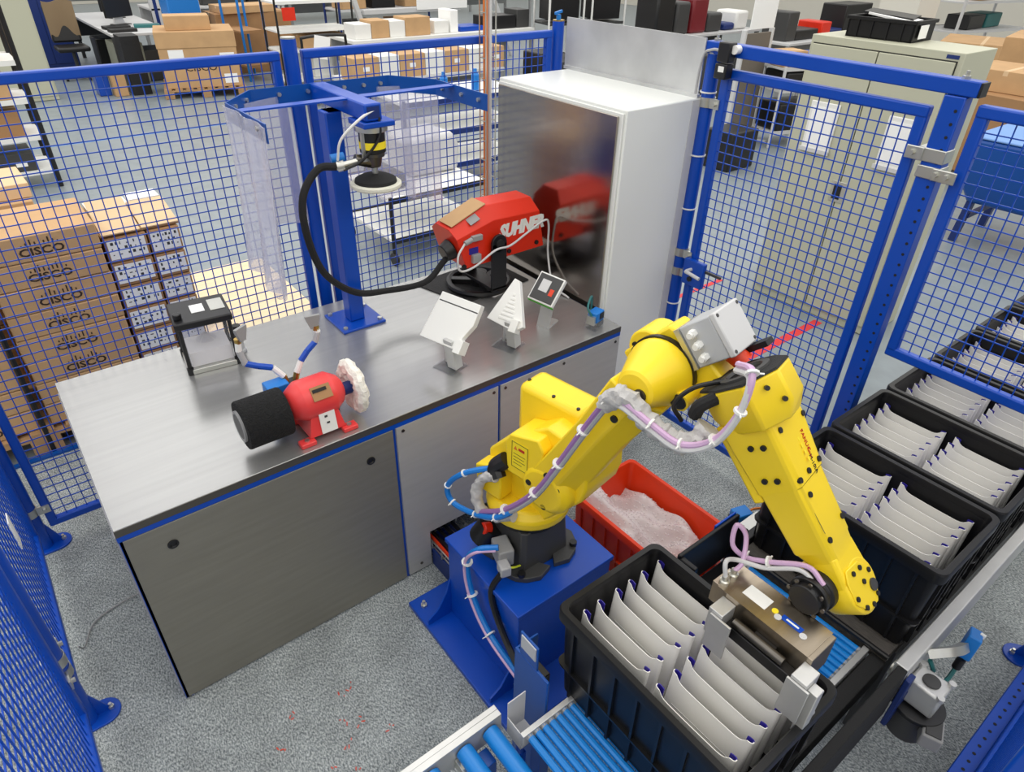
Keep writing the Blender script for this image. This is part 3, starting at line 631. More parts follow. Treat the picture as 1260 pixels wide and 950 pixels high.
fixture('gripper_fixture', 'large white angled fixture block on aluminium bracket nearest the grinder', 1.325, 0.17,
        [(-0.115, -0.085), (0.085, -0.085), (0.095, -0.06), (0.085, -0.035), (0.115, 0.03), (0.115, 0.115), (-0.085, 0.115)], 0.028, 0.95, -1.30, 0.115,
        (('slot', (-0.083, 0.113, 0.078, 0.083, 0.0135, 0.0145)), ('end_lip', (0.075, 0.11, -0.095, -0.04, -0.014, 0.032))))
fixture('gripper_fixture', 'narrow white wedge fixture on aluminium bracket left of the display', 1.625, 0.165,
        [(-0.085, -0.07), (0.06, -0.09), (0.095, -0.06), (0.075, -0.02), (0.005, 0.12), (-0.02, 0.125)], 0.028, 0.95, -1.25, 0.10,
        tuple(('serration', (-0.03+0.008*k*0.6, 0.045-0.006*k, -0.055+0.018*k, -0.045+0.018*k, 0.013, 0.017)) for k in range(7)) + (('end_lip', (0.04, 0.075, -0.095, -0.04, -0.014, 0.03)),))
t = thing('display_unit', 'small touch display with green frame on a bent metal foot', 'display', (1.89, 0.22, TH), -1.2); RM[t.name] = Matrix.Identity(4)
build(MB().prism([(-0.05, 0.0), (0.045, 0.0), (0.045, 0.004), (0.005, 0.105), (-0.0, 0.105), (0.037, 0.006), (-0.05, 0.005)], 'x', -0.03, 0.032).xf(Matrix.Rotation(math.pi, 4, 'Z')), 'foot', 'aluminium', t)
M = Matrix.Translation((0.0, -0.03, 0.18)) @ Matrix.Rotation(0.8, 4, 'X') @ Matrix.Rotation(-0.12, 4, 'Z')
cs = build(MB().box(-0.065, 0.065, -0.062, 0.075, -0.018, 0.006).xf(M), 'case', 'white', t, 0.003)
build(MB().box(-0.0655, 0.0655, -0.0665, -0.061, -0.02, -0.004).box(-0.0675, -0.0645, -0.05, 0.075, -0.02, -0.01).xf(M), 'green_trim', 'green', cs, 0.001)
build(MB().box(-0.058, 0.058, -0.055, 0.068, 0.006, 0.009).xf(M), 'bezel', 'dark_grey', cs, 0.001)
build(MB().box(-0.035, 0.01, -0.012, 0.045, 0.009, 0.010).xf(M), 'screen', 'light_grey', cs)
build(MB().box(0.022, 0.042, -0.02, 0.012, 0.009, 0.0105).xf(M), 'orange_button', 'orange_red', cs)
t = thing('photo_sensor', 'small blue sensor on a clear block at the right bench end', 'sensor', (2.04, 0.065, TH), 0.25); RM[t.name] = Matrix.Identity(4)
build(MB().box(-0.035, 0.035, -0.03, 0.03, 0, 0.035), 'clear_block', 'acrylic', t, 0.001)
b_ = build(MB().box(-0.025, 0.04, -0.025, 0.025, 0.035, 0.085), 'body', 'blue_bright', t, 0.005)
build(MB().box(0.0, 0.034, -0.027, -0.025, 0.048, 0.078), 'lens', 'black', b_)
build(MB().box(-0.01, 0.036, -0.0265, -0.02, 0.012, 0.034), 'dark_mount', 'dark_grey', t)
build(MB().box(-0.04, -0.024, -0.02, 0.02, 0.03, 0.07), 'side_bracket', 'zinc', t)
build(MB().tube([(-0.03, 0.0, 0.07), (-0.035, 0.02, 0.105), (0.0, 0.035, 0.13), (0.045, 0.05, 0.12), (0.055, 0.055, 0.02)], 0.005, 6), 'cable', 'teal', t)
# ================================================================== robot pedestal
t = thing('robot_pedestal', 'blue steel pedestal with flanged base under the yellow robot', 'pedestal', (1.215, -0.495, 0))
build(MB().box(0.872, 1.56, -0.86, -0.135, 0, 0.024), 'base_plate', 'blue', t, 0.003)
build(MB().box(0.994, 1.437, -0.716, -0.275, 0.024, 0.435), 'column', 'blue', t, 0.003)
build(MB().box(0.985, 1.445, -0.724, -0.267, 0.435, 0.455), 'top_plate', 'blue', t, 0.003)
for y in (-0.275, -0.70):
    build(MB().prism([(0.994, 0.024), (0.882, 0.024), (0.882, 0.05), (0.93, 0.08), (0.975, 0.16), (0.994, 0.23)], 'y', y-0.008, y), 'gusset', 'blue', t)
    build(MB().prism([(1.437, 0.024), (1.55, 0.024), (1.55, 0.05), (1.50, 0.08), (1.455, 0.16), (1.437, 0.23)], 'y', y-0.008, y), 'gusset', 'blue', t)
build(MB().prism([(-0.716, 0.024), (-0.80, 0.024), (-0.716, 0.30)], 'x', 1.03, 1.038), 'gusset', 'blue', t)
build(MB().prism([(-0.716, 0.024), (-0.80, 0.024), (-0.716, 0.30)], 'x', 1.36, 1.368), 'gusset', 'blue', t)
for x, y in ((0.915, -0.19), (0.915, -0.80), (1.52, -0.19), (1.52, -0.80)):
    build(MB().cyl((x, y, 0.024), (x, y, 0.036), 0.014, n=6).cyl((x, y, 0.036), (x, y, 0.055), 0.007, n=8), 'anchor_bolt', 'zinc', t)
t = thing('floor_cable_tray', 'wire cable tray running from the bench opening to the pedestal', 'cable tray', (1.16, -0.05, 0.05))
m = MB()
for x in (1.09, 1.13, 1.17, 1.21, 1.25): m.bar((x, -0.26, 0.10), (x, 0.28, 0.10), 0.005)
for y in (-0.24, -0.16, -0.08, 0.0, 0.08, 0.16): m.bar((1.08, y, 0.15), (1.08, y, 0.10), 0.005).bar((1.08, y, 0.10), (1.26, y, 0.10), 0.005).bar((1.26, y, 0.10), (1.26, y, 0.15), 0.005)
m.bar((1.08, -0.26, 0.15), (1.08, 0.28, 0.15), 0.005).bar((1.26, -0.26, 0.15), (1.26, 0.28, 0.15), 0.005)
build(m, 'wire_basket', 'zinc', t)
for x, mm in ((1.10, 'orange_red'), (1.12, 'black'), (1.15, 'black'), (1.18, 'black'), (1.22, 'black')):
    build(MB().tube([(x, -0.265, 0.113), (x+0.01, 0.0, 0.113), (x, 0.28, 0.113)], 0.008, 6), 'cable', mm, t)
build(MB().box(1.08, 1.26, -0.2, 0.0, 0.0, 0.095).box(1.08, 1.26, 0.06, 0.25, 0, 0.095), 'support', 'blue_dark', t)

# ================================================================== the robot
J1 = V((1.218, -0.48, 0.455)); TH1 = math.radians(-80.2)
RB = Matrix.Translation(J1) @ rz(TH1)                       # x: reach, y: away from the bench side, z: up
A2 = math.radians(28.0); J2 = V((0.15, 0, 0.45)); J3 = J2+V((0.6*math.sin(A2), 0, 0.6*math.cos(A2)))
ARM = RB @ Matrix.Translation(J2) @ Matrix.Rotation(A2, 4, 'Y')   # z runs along the upper arm
PH = math.radians(48.5)
_d = V((math.cos(PH), 0, -math.sin(PH))); _p = V((math.sin(PH), 0, math.cos(PH))); _o = J3+_p*0.2
FOR = RB @ Matrix(((_d.x, 0, _p.x, _o.x), (0, 1, 0, _o.y), (_d.z, 0, _p.z, _o.z), (0, 0, 0, 1)))   # x along forearm, y sideways, z outwards
t = thing('industrial_robot', 'yellow six axis robot arm with steel gripper on blue pedestal', 'robot', tuple(J1))
ROBOT = t
def bolts(T, pts, axis, r=0.008, par=None, mm='black'):
    for p in pts:
        q = V(p); a = V(axis); build(MB().cyl(q-a*0.004, q+a*0.004, r, n=10).xf(T), 'bolt', mm, par or t)
# base casting (square to the pedestal)
B0 = Matrix.Translation(J1)
b = MB()
b.loft([[V((x, y, z)) for x, y in ((-0.115-k, -0.10-k), (-0.10-k, -0.115-k), (0.10+k, -0.115-k), (0.115+k, -0.10-k), (0.115+k, 0.10+k), (0.10+k, 0.115+k), (-0.10-k, 0.115+k), (-0.115-k, 0.10+k))] for z, k in ((0.0, 0.0), (0.03, -0.002), (0.19, -0.012))])
bs = build(b.xf(B0), 'base_casting', 'dark_grey', t, 0.004)
for sx in (-1, 1):
    for sy in (-1, 1):
        build(MB().prism([(0, 0), (0.02, -0.10), (0.075, -0.07), (0.095, -0.02), (0.095, 0.02), (0.075, 0.07), (0.02, 0.10)], 'z', 0, 0.024).xf(B0 @ Matrix.Translation((sx*0.065, sy*0.065, 0)) @ rz(math.atan2(sy, sx))), 'mounting_ear', 'dark_grey', bs, 0.003)
        build(MB().cyl((sx*0.124, sy*0.124, 0.024), (sx*0.124, sy*0.124, 0.04), 0.014, n=14).xf(B0), 'ear_bolt', 'black', bs)
cb = build(MB().obox((-0.15, -0.045, 0.10), (0.06, 0.085, 0.075), rz(-0.3)).xf(B0), 'connector_box', 'grey', bs, 0.006)
build(MB().obox((-0.185, -0.10, 0.085), (0.04, 0.05, 0.045), rz(-0.3)).xf(B0), 'plug', 'grey_hose', bs, 0.006)
build(MB().cyl((-0.135, 0.05, 0.13), (-0.165, 0.055, 0.14), 0.022, n=16).xf(B0), 'red_button', 'red', bs, 0.003)
build(MB().cyl((-0.12, 0.06, 0.13), (-0.15, 0.085, 0.06), 0.05, n=16).xf(B0), 'rear_cable_boot', 'black', bs)
build(MB().tube([(-0.125, -0.115, 0.07), (-0.17, -0.125, 0.10), (-0.20, -0.09, 0.10)], 0.004, 6).xf(B0), 'earth_wire', 'yellow_green', bs)
build(MB().cyl((0, 0, 0.185), (0, 0, 0.215), 0.125, n=36).xf(B0), 'axis_ring', 'black', t)
# turret
tu = MB()
tu.lathe([(0.13, 0.212), (0.15, 0.222), (0.155, 0.26), (0.13, 0.29)], (0, 0, 0), (0, 0, 1), 32)
tu.prism([(-0.13, 0.24), (0.11, 0.24), (0.27, 0.44), (0.285, 0.50), (0.275, 0.64), (0.12, 0.66), (-0.02, 0.56), (-0.13, 0.44)], 'y', -0.07, 0.13)
tr_ = build(tu.xf(RB), 'turret', 'yellow', t, 0.008)
build(MB().box(-0.075, 0.19, 0.01, 0.135, 0.50, 0.70).xf(RB), 'motor_cover', 'yellow', tr_, 0.02)
wb = build(MB().prism([(-0.005, 0.44), (0.125, 0.44), (0.145, 0.60), (0.12, 0.635), (0.005, 0.60), (-0.015, 0.56)], 'y', -0.115, 0.01).xf(RB), 'side_cover', 'yellow', tr_, 0.006)
bolts(RB, [(-0.06, 0.05, 0.70), (0.06, 0.03, 0.70), (0.16, 0.03, 0.70)], (0, 0, 1), 0.006)
lb = build(MB().box(0.015, 0.085, -0.1165, -0.1155, 0.475, 0.585).xf(RB), 'warning_label', 'yellow_label', tr_)
MT = RB @ basis((0.05, -0.117, 0.53), (1, 0, 0), (0, 0, 1))
build(MB().box(-0.033, 0.033, -0.052, -0.0505, 0, 0.0006).box(-0.033, 0.033, 0.0505, 0.052, 0, 0.0006).box(-0.034, -0.0325, -0.052, 0.052, 0, 0.0006).box(0.0325, 0.034, -0.052, 0.052, 0, 0.0006).box(-0.026, 0.024, 0.005, 0.0065, 0, 0.0006).box(-0.026, 0.02, -0.008, -0.0065, 0, 0.0006).box(-0.026, 0.024, -0.021, -0.0195, 0, 0.0006).box(-0.026, 0.01, -0.034, -0.0325, 0, 0.0006).xf(MT), 'label_lines', 'ink', lb)
build(MB().box(-0.005, 0.02, 0.025, 0.035, 0, 0.0007).xf(MT), 'label_red_mark', 'ink_red', lb)
build(MB().add([(-0.026, 0.022, 0.0006), (-0.010, 0.022, 0.0006), (-0.018, 0.038, 0.0006), (-0.026, 0.022, 0), (-0.010, 0.022, 0), (-0.018, 0.038, 0)], [(0, 1, 2), (5, 4, 3), (0, 3, 4, 1), (1, 4, 5, 2), (2, 5, 3, 0)]).xf(MT), 'warning_triangle', 'orange', lb)
build(MB().prism([(-0.13, 0.30), (-0.02, 0.30), (-0.02, 0.40), (-0.06, 0.44), (-0.14, 0.40)], 'y', -0.13, -0.06).xf(RB), 'rear_bracket', 'yellow', tr_, 0.006)
build(MB().tube([(-0.02, -0.10, 0.47), (-0.05, -0.12, 0.43), (-0.03, -0.13, 0.40)], 0.03, 10).xf(RB), 'black_boot', 'black', tr_)
# upper arm
ar = MB()
sec = lambda z, k=1.0, dx=0.0: [V((x*k+dx, w, z)) for x, w in ((-0.062, -0.118), (0.022, -0.118), (0.078, -0.055), (0.078, 0.0), (-0.062, 0.0))]
ar.loft([sec(-0.02, 1.2), sec(0.12, 1.08), sec(0.35, 0.98), sec(0.56, 1.1)])
ar.lathe([(0.075, -0.122), (0.098, -0.10), (0.104, -0.02), (0.104, 0.0)], (0, 0, 0), (0, 1, 0), 30)
ua = build(ar.xf(ARM), 'upper_arm', 'yellow', t, 0.006)
build(MB().lathe([(0.045, -0.128), (0.054, -0.122), (0.09, -0.03), (0.095, -0.012), (0.095, -0.002)], (0, 0, 0.6), (0, 1, 0), 34).xf(ARM), 'elbow_housing', 'yellow', ua)
build(MB().lathe([(0.100, -0.002), (0.100, 0.012), (0.092, 0.014)], (0, 0, 0.6), (0, 1, 0), 34).xf(ARM), 'elbow_seal', 'black', ua)
build(MB().lathe([(0.018, -0.132), (0.018, -0.127)], (0.02, 0, 0.605), (0, 1, 0), 14).xf(ARM), 'elbow_plug', 'gunmetal', ua)
bolts(ARM, [(-0.05, -0.121, -0.02), (-0.02, -0.121, 0.075), (0.035, -0.115, 0.06), (0.04, -0.118, -0.05), (-0.04, -0.12, 0.50), (0.012, -0.12, 0.47)], (0, -1, 0), 0.011, ua)
# elbow block and forearm
eb = MB()
eb.prism([(-0.085, -0.30), (0.06, -0.30), (0.085, -0.22), (0.13, -0.10), (0.19, -0.03), (0.19, 0.0), (0.10, 0.0), (0.085, -0.05), (-0.02, -0.07), (-0.10, -0.12)], 'y', 0.015, 0.10)
eb.lathe([(0.088, 0.014), (0.092, 0.02), (0.092, 0.10), (0.07, 0.13)], (0, 0, -0.2), (0, 1, 0), 30)
el = build(eb.xf(FOR), 'elbow_block', 'yellow', t, 0.008)
build(MB().cyl((-0.06, 0.03, -0.235), (-0.06, 0.13, -0.235), 0.06, n=26).xf(FOR), 'axis_motor', 'yellow', el, 0.006)
bolts(FOR, [(-0.085, 0.028, -0.21), (-0.045, 0.028, -0.275), (-0.09, 0.028, -0.26)], (0, -1, 0), 0.007, el)
build(MB().cyl((0.075, 0.02, -0.15), (0.082, -0.05, -0.155), 0.028, n=18).xf(FOR), 'cable_outlet', 'yellow', el)
build(MB().lathe([(0.020, -0.055), (0.024, -0.05), (0.024, -0.045)], (0.08, 0, -0.155), (0, 1, 0), 18).xf(FOR), 'outlet_cap', 'black', el)
# junction box on the elbow
gb = build(MB().box(-0.085, 0.03, 0.005, 0.12, -0.09, 0.005).xf(FOR), 'junction_box', 'grey_box', el, 0.004)
build(MB().box(-0.087, 0.032, 0.003, 0.122, 0.005, 0.022).xf(FOR), 'box_lid', 'light_grey', gb, 0.004)
build(MB().box(-0.085, 0.03, 0.0, 0.12, -0.105, -0.09).xf(FOR), 'box_base', 'zinc', gb)
for s_ in (-0.06, -0.028, 0.006):
    build(MB().cyl((s_, 0.006, -0.055), (s_, -0.012, -0.055), 0.0115, n=6).cyl((s_, -0.012, -0.055), (s_, -0.02, -0.055), 0.008, n=12).xf(FOR), 'cable_gland', 'white', gb)
for s_, w_ in ((-0.077, 0.013), (-0.077, 0.112), (0.022, 0.013), (0.022, 0.112)): build(MB().cyl((s_, w_, 0.022), (s_, w_, 0.0235), 0.005, n=8).xf(FOR), 'lid_screw', 'dark_grey', gb)
build(MB().cyl((0.03, 0.06, -0.02), (0.065, 0.065, -0.005), 0.026, n=16).xf(FOR), 'red_cap', 'orange_red', el)
build(MB().box(0.035, 0.05, 0.085, 0.12, -0.03, 0.06).xf(FOR), 'black_bracket', 'black', el)
# forearm rear housing round the hollow axis
oct_ = [(-0.075, -0.06), (0.0, -0.105), (0.085, -0.122), (0.145, -0.06), (0.135, 0.02), (0.085, 0.06), (0.0, 0.09), (-0.08, 0.05)]   # (z, y)
hz = MB(); rr = []
for s_, k in ((0.075, 1.0), (0.15, 1.0), (0.195, 0.80)):
    rr.append([V((s_, (y+0.02)*k-0.02, (z-0.035)*k+0.035*(1 if k == 1 else 0.8))) for z, y in oct_])
hz.loft(rr); hs_ = build(hz.xf(FOR), 'forearm_housing', 'yellow', t, 0.006)
build(MB().loft([[V((0.070, y*0.97, 0.035+(z-0.035)*0.97)) for z, y in oct_], [V((0.075, y, z)) for z, y in oct_]]).xf(FOR), 'rear_cover', 'black_matte', hs_)
build(MB().lathe([(0.062, 0.0), (0.062, -0.006), (0.046, -0.007), (0.042, 0.0)], (0.070, -0.02, 0.04), (1, 0, 0), 30).xf(FOR), 'hollow_ring', 'dark_grey', hs_)
bolts(FOR, [(0.10, -0.095, 0.122), (0.14, -0.075, 0.137)], (0, -1, 0.9), 0.006, hs_)
text('1-234', 'axis_mark', 'ink_black', hs_, FOR @ basis((0.10, -0.092, -0.02), (0, -0.5, 0.86), (-1, 0, 0)), 0.02) if False else None
build(MB().prism([(-0.035, 0.0), (-0.02, 0.004), (-0.02, -0.004)], 'z', 0, 0.001).cyl((-0.008, 0, 0), (-0.008, 0, 0.001), 0.0035, n=8).box(0.0, 0.004, -0.007, 0.007, 0, 0.001).box(0.004, 0.010, -0.001, 0.001, 0, 0.001).cyl((0.02, 0, 0), (0.02, 0, 0.001), 0.005, n=10).xf(FOR @ basis((0.095, -0.0875, -0.02), (0, -0.514, 0.857), (-1, 0, 0))), 'axis_marks', 'ink_black', hs_)
# forearm shaft
fs = MB()
def fsec(s_, h, zl, zh, c=0.012): return [V((s_, y, z)) for y, z in ((-h, zl), (-h, zh-c), (-h+c, zh), (h-c, zh), (h, zh-c), (h, zl+c), (h-c, zl), (-h+c, zl))][::1]
fs.loft([fsec(0.17, 0.082, -0.055, 0.078), fsec(0.23, 0.08, -0.055, 0.074), fsec(0.36, 0.072, -0.052, 0.062), fsec(0.365, 0.07, -0.048, 0.058), fsec(0.535, 0.064, -0.046, 0.05), fsec(0.54, 0.062, -0.04, 0.048), fsec(0.575, 0.058, -0.022, 0.046)])
fo = build(fs.xf(FOR), 'forearm', 'yellow', t, 0.005)
build(MB().box(0.17, 0.385, -0.068, 0.055, -0.078, -0.05).xf(FOR), 'under_cover', 'yellow', fo, 0.006)
def ftop(s_): return 0.078-(s_-0.17)*0.075 if s_ < 0.23 else (0.074-(s_-0.23)*0.0923 if s_ < 0.36 else 0.058-(s_-0.365)*0.047)
def flet(s, s_, y, size, mm):
    return text(s, 'lettering', mm, fo, FOR @ basis((s_, y, ftop(s_)+0.0008), (1, 0, -0.086), (0, 1, 0)), size)
flet('FANUC', 0.283, 0.026, 0.0175, 'ink_red'); flet('Robot', 0.3145, 0.024, 0.010, 'ink_red'); flet('M-10iA', 0.343, 0.022, 0.0165, 'ink_black')
build(MB().box(0.175, 0.345, -0.066, 0.062, -0.0005, 0.0025).xf(FOR @ Matrix.Translation((0, 0, 0.0785+0.015)) @ Matrix.Rotation(0.086, 4, 'Y') @ Matrix.Translation((0, 0, 0.0))), 'top_cover', 'yellow', fo, 0.001) if False else None
for k in range(4):
    build(MB().box(0.262+k*0.018, 0.272+k*0.018, 0.0, 0.008, 0, 0.001).xf(FOR @ Matrix.Translation((0, 0, ftop(0.25)-0.0022))), 'sticker', 'yellow_label', fo)
bolts(FOR, [(0.216, -0.055, ftop(0.216)), (0.228, 0.062, ftop(0.228)), (0.345, -0.058, ftop(0.345)), (0.345, -0.01, ftop(0.345)), (0.345, 0.05, ftop(0.345)), (0.392, -0.04, ftop(0.392)), (0.512, -0.045, ftop(0.512)), (0.50, 0.045, ftop(0.50))], (0, 0, 1), 0.0075, fo)
bolts(FOR, [(0.235, -0.081, 0.0), (0.24, -0.081, 0.032), (0.325, -0.076, -0.012), (0.33, -0.076, 0.02)], (0, -1, 0), 0.0075, fo)
build(MB().box(0.385, 0.386, -0.052, 0.03, 0, 0.0008).box(0.385, 0.49, -0.053, -0.052, 0, 0.0008).xf(FOR @ Matrix.Translation((0, 0, ftop(0.44)-0.001))), 'cover_seam', 'dark_grey', fo)
# wrist fork
wf = MB()
wf.lathe([(0.066, -0.035), (0.070, -0.028), (0.070, 0.04), (0.066, 0.047)], (0.664, 0.0, 0), (0, 0, 1), 30)
wf.loft([fsec(0.56, 0.058, -0.02, 0.046, 0.008), fsec(0.63, 0.064, -0.03, 0.046, 0.008), fsec(0.664, 0.066, -0.03, 0.046, 0.008)])
wr = build(wf.xf(FOR), 'wrist', 'yellow', t, 0.004)
build(MB().prism([(0.575, -0.03), (0.60, -0.045), (0.655, -0.05), (0.695, -0.015), (0.70, 0.035), (0.67, 0.068), (0.62, 0.065), (0.585, 0.03)], 'z', 0.046, 0.051).xf(FOR @ Matrix.Translation((0.024, -0.014, 0))), 'wrist_cover', 'yellow', wr, 0.002)
bolts(FOR @ Matrix.Translation((0.024, -0.014, 0)), [(0.595, -0.01, 0.051), (0.60, 0.025, 0.051), (0.632, 0.015, 0.051), (0.645, -0.04, 0.051), (0.68, -0.022, 0.051), (0.692, 0.01, 0.051), (0.685, 0.045, 0.051), (0.625, 0.055, 0.051)], (0, 0, 1), 0.0065, wr)
build(MB().lathe([(0.0155, 0.0), (0.0155, 0.005)], (0.684, 0.031, 0.05), (0, 0, 1), 18).xf(FOR), 'wrist_plug', 'dark_grey', wr)
FLG = FOR @ V((0.655, 0, 0))+V((0, 0.028, 0.0)); FD = V((-1, 0.0, 0.0))
fl = build(MB().lathe([(0.06, -0.02), (0.066, 0.04), (0.056, 0.062)], FLG, FD, 28), 'wrist_joint', 'yellow', wr)
build(MB().lathe([(0.045, 0.06), (0.053, 0.066), (0.053, 0.085), (0.047, 0.088), (0.047, 0.098), (0.05, 0.10), (0.05, 0.112)], FLG, FD, 32), 'tool_flange', 'black', wr, 0.002)
for k in range(8):
    a = k*math.pi/4; q = FLG+V((-0.119, 0.045*math.cos(a), 0.045*math.sin(a))); build(MB().cyl(q, q+V((-0.004, 0, 0)), 0.006, n=8), 'flange_bolt', 'gunmetal', wr)
# gripper
gx0, gx1, gy0, gy1, gz0, gz1 = 1.165, 1.268, -1.55, -1.31, 0.935, 1.035
gp = build(MB().box(gx0, gx1, gy0, gy1, gz0, gz1), 'gripper_body', 'gripper_steel', t, 0.002)
build(MB().box(gx0-0.002, gx1+0.002, gy0+0.012, gy1+0.025, gz1, gz1+0.003), 'gripper_cover', 'gripper_steel', gp)
build(MB().lathe([(0.04, 0.108), (0.04, 0.13)], FLG, FD, 28).box(gx1-0.004, gx1+0.012, -1.52, -1.42, 0.96, 1.03), 'adapter_plate', 'black', gp, 0.003)
build(MB().box(gx0+0.005, gx1-0.03, gy1, gy1+0.045, gz0+0.03, gz1), 'valve_block', 'gripper_steel', gp, 0.002)
for x in (gx0+0.02, gx0+0.055):
    build(MB().lathe([(0.013, 0), (0.013, 0.012), (0.008, 0.014), (0.008, 0.026)], (x, gy1+0.022, gz1), (0, 0, 1), 14), 'air_fitting', 'zinc', gp)
build(MB().box(gx0+0.03, gx0+0.07, -1.40, -1.335, gz1+0.003, gz1+0.004), 'name_plate', 'white', gp, 0.0005)
build(MB().cyl((gx0+0.048, -1.418, gz1+0.003), (gx0+0.048, -1.418, gz1+0.005), 0.008, n=14), 'yellow_dot', 'yellow_label', gp)
for y in (-1.432, -1.50): build(MB().cyl((gx0+0.038, y, gz1+0.003), (gx0+0.038, y, gz1+0.005), 0.009, n=14).cyl((gx0+0.038, y, gz1+0.005), (gx0+0.038, y, gz1+0.0055), 0.004, n=8), 'cover_screw', 'light_grey', gp)
bp_ = build(MB().box(gx0+0.04, gx0+0.057, -1.492, -1.437, gz1+0.003, gz1+0.0045), 'blue_badge', 'blue', gp, 0.0005)
text('zimmer', 'badge_print', 'white', bp_, basis((gx0+0.0485, -1.465, gz1+0.0047), (0, -1, 0), (1, 0, 0)), 0.013) if False else None
build(MB().box(gx0+0.046, gx0+0.051, -1.482, -1.449, gz1+0.0045, gz1+0.005), 'badge_print', 'white', bp_)
build(MB().box(gx0-0.03, gx0, -1.53, -1.34, gz0+0.005, gz0+0.04).box(gx0-0.02, gx0, -1.47, -1.41, gz0+0.02, gz0+0.06), 'slide_rail', 'black', gp, 0.002)
build(MB().cyl((gx0-0.02, -1.50, gz0+0.055), (gx0-0.02, -1.36, gz0+0.055), 0.012, n=14), 'slide_rod', 'gunmetal', gp)
for ya, yb, yt in ((-1.345, -1.305, -1.298), (-1.575, -1.535, -1.545)):
    jw = build(MB().box(gx0-0.055, gx0-0.0, ya, yb, 0.93, 1.02), 'jaw', 'aluminium', gp, 0.002)
for y0_, y1_ in ((-1.375, -1.315), (-1.585, -1.53)):
    build(MB().box(gx0-0.062, gx0-0.056, y0_, y1_, 0.89, 1.01), 'jaw_plate', 'aluminium', gp, 0.001)
build(MB().box(gx0-0.045, gx0-0.015, -1.60, -1.575, 0.84, 1.0).cyl((gx0-0.015, -1.588, 0.9), (gx0-0.005, -1.588, 0.9), 0.012), 'jaw_stop', 'aluminium', gp, 0.002)
build(MB().box(gx0-0.056, gx0-0.04, -1.36, -1.345, 0.92, 0.99), 'jaw_cushion', 'dark_grey', gp)
# dress pack
def hose(name, pts, r, mm, par, ties=(), tie_r=None, n=8):
    h = build(MB().tube(pts, r, n), name, mm, par)
    for i in ties:
        d = V(pts[min(i+1, len(pts)-1)])-V(pts[max(i-1, 0)])
        build(MB().lathe([((tie_r or r)*0.9, -0.003), ((tie_r or r)*1.18, -0.003), ((tie_r or r)*1.18, 0.003), ((tie_r or r)*0.9, 0.003)], pts[i], d, 10).cyl(V(pts[i]), V(pts[i])+frame(d)[0]*((tie_r or r)*1.9), 0.0022, n=6), 'cable_tie', 'white', h)
    return h
def along_(pts, dx, dz): return [(p[0]+dx, p[1], p[2]+dz) for p in pts]
LA = [(1.09, -0.50, 0.93), (1.035, -0.36, 0.83), (1.015, -0.28, 0.725), (1.02, -0.30, 0.655), (1.04, -0.416, 0.675), (1.06, -0.549, 0.78), (1.085, -0.665, 0.93)]
hose('blue_loop_hose', [(1.10, -0.46, 0.89)]+along_(LA[1:5], -0.012, 0.0)+[(1.04, -0.52, 0.735), (1.06, -0.575, 0.79)], 0.0105, 'blue_bright', t, (1, 2, 3, 4, 5), 0.012)
def crumple(pts, r, seed):
    m = MB().tube(pts, r, 16, samples=8); q = random.Random(seed); ph = [q.uniform(0, 6) for _ in range(6)]
    for i, p in enumerate(m.v):
        k = 0.45*math.sin(p.y*150+ph[0]+p.z*90)+0.35*math.sin(p.x*210+p.z*170+ph[1])+0.3*math.sin(p.y*320-p.x*140+ph[2])
        c = min((V(a) for a in pts), key=lambda a: (a-p).length); d = (p-c)
        m.v[i] = p+d.normalized()*(r*0.28*k) if d.length > 1e-5 else p
    return m
def along(pts, dx, dz): return [(p[0]+dx, p[1], p[2]+dz) for p in pts]
UP = LA[4:]+[(1.098, -0.749, 1.10), (1.112, -0.821, 1.262), (1.124, -0.885, 1.398)]
hose('purple_hose', along(UP, -0.004, 0.006), 0.010, 'purple_hose', t, (1, 2, 3, 4, 5), 0.016)
hose('grey_hose', along(UP, -0.004, -0.014), 0.009, 'grey_hose', t)
OV = [(1.124, -0.885, 1.40), (1.12, -0.935, 1.425), (1.135, -1.02, 1.40), (1.15, -1.105, 1.385), (1.163, -1.18, 1.44), (1.172, -1.22, 1.54), (1.19, -1.215, 1.63), (1.24, -1.15, 1.60)]
hose('pink_hose', OV, 0.0085, 'pink_hose', t, (2, 3, 4, 5, 6), 0.013)
hose('grey_hose', along(OV, -0.004, -0.014), 0.0075, 'light_grey', t)
build(crumple([(1.122, -0.875, 1.385), (1.128, -0.91, 1.425), (1.14, -0.945, 1.425), (1.15, -0.985, 1.39), (1.165, -1.04, 1.365), (1.185, -1.09, 1.36), (1.20, -1.12, 1.385), (1.215, -1.13, 1.42)], 0.027, 4), 'cloth_sleeve', 'cloth', t)
build(crumple([(1.075, -0.47, 0.87), (1.06, -0.42, 0.83), (1.045, -0.40, 0.76), (1.045, -0.42, 0.70), (1.06, -0.47, 0.69), (1.085, -0.56, 0.75)], 0.02, 9), 'lower_cloth_sleeve', 'cloth', t)
build(MB().tube([FOR @ V((0.089, -0.09, -0.004)), FOR @ V((0.092, -0.11, -0.05)), FOR @ V((0.112, -0.10, -0.086))], 0.017, 10), 'black_corrugated_hose', 'black_matte', t)
build(MB().tube([FOR @ V((0.07, -0.04, 0.0)), FOR @ V((0.05, -0.09, -0.06)), FOR @ V((0.07, -0.11, -0.12)), FOR @ V((0.12, -0.09, -0.14))], 0.006, 8), 'black_cable', 'black', t)
LB = [(1.03, -0.55, 0.62), (0.975, -0.50, 0.60), (0.965, -0.45, 0.50), (0.965, -0.48, 0.352), (0.965, -0.592, 0.238), (0.95, -0.80, 0.225), (0.93, -0.88, 0.24)]
hose('blue_supply_hose', LB, 0.011, 'blue_bright', t, (2, 3, 4, 5), 0.018)
hose('pink_supply_hose', along(LB, -0.012, -0.008), 0.006, 'pink_hose', t)
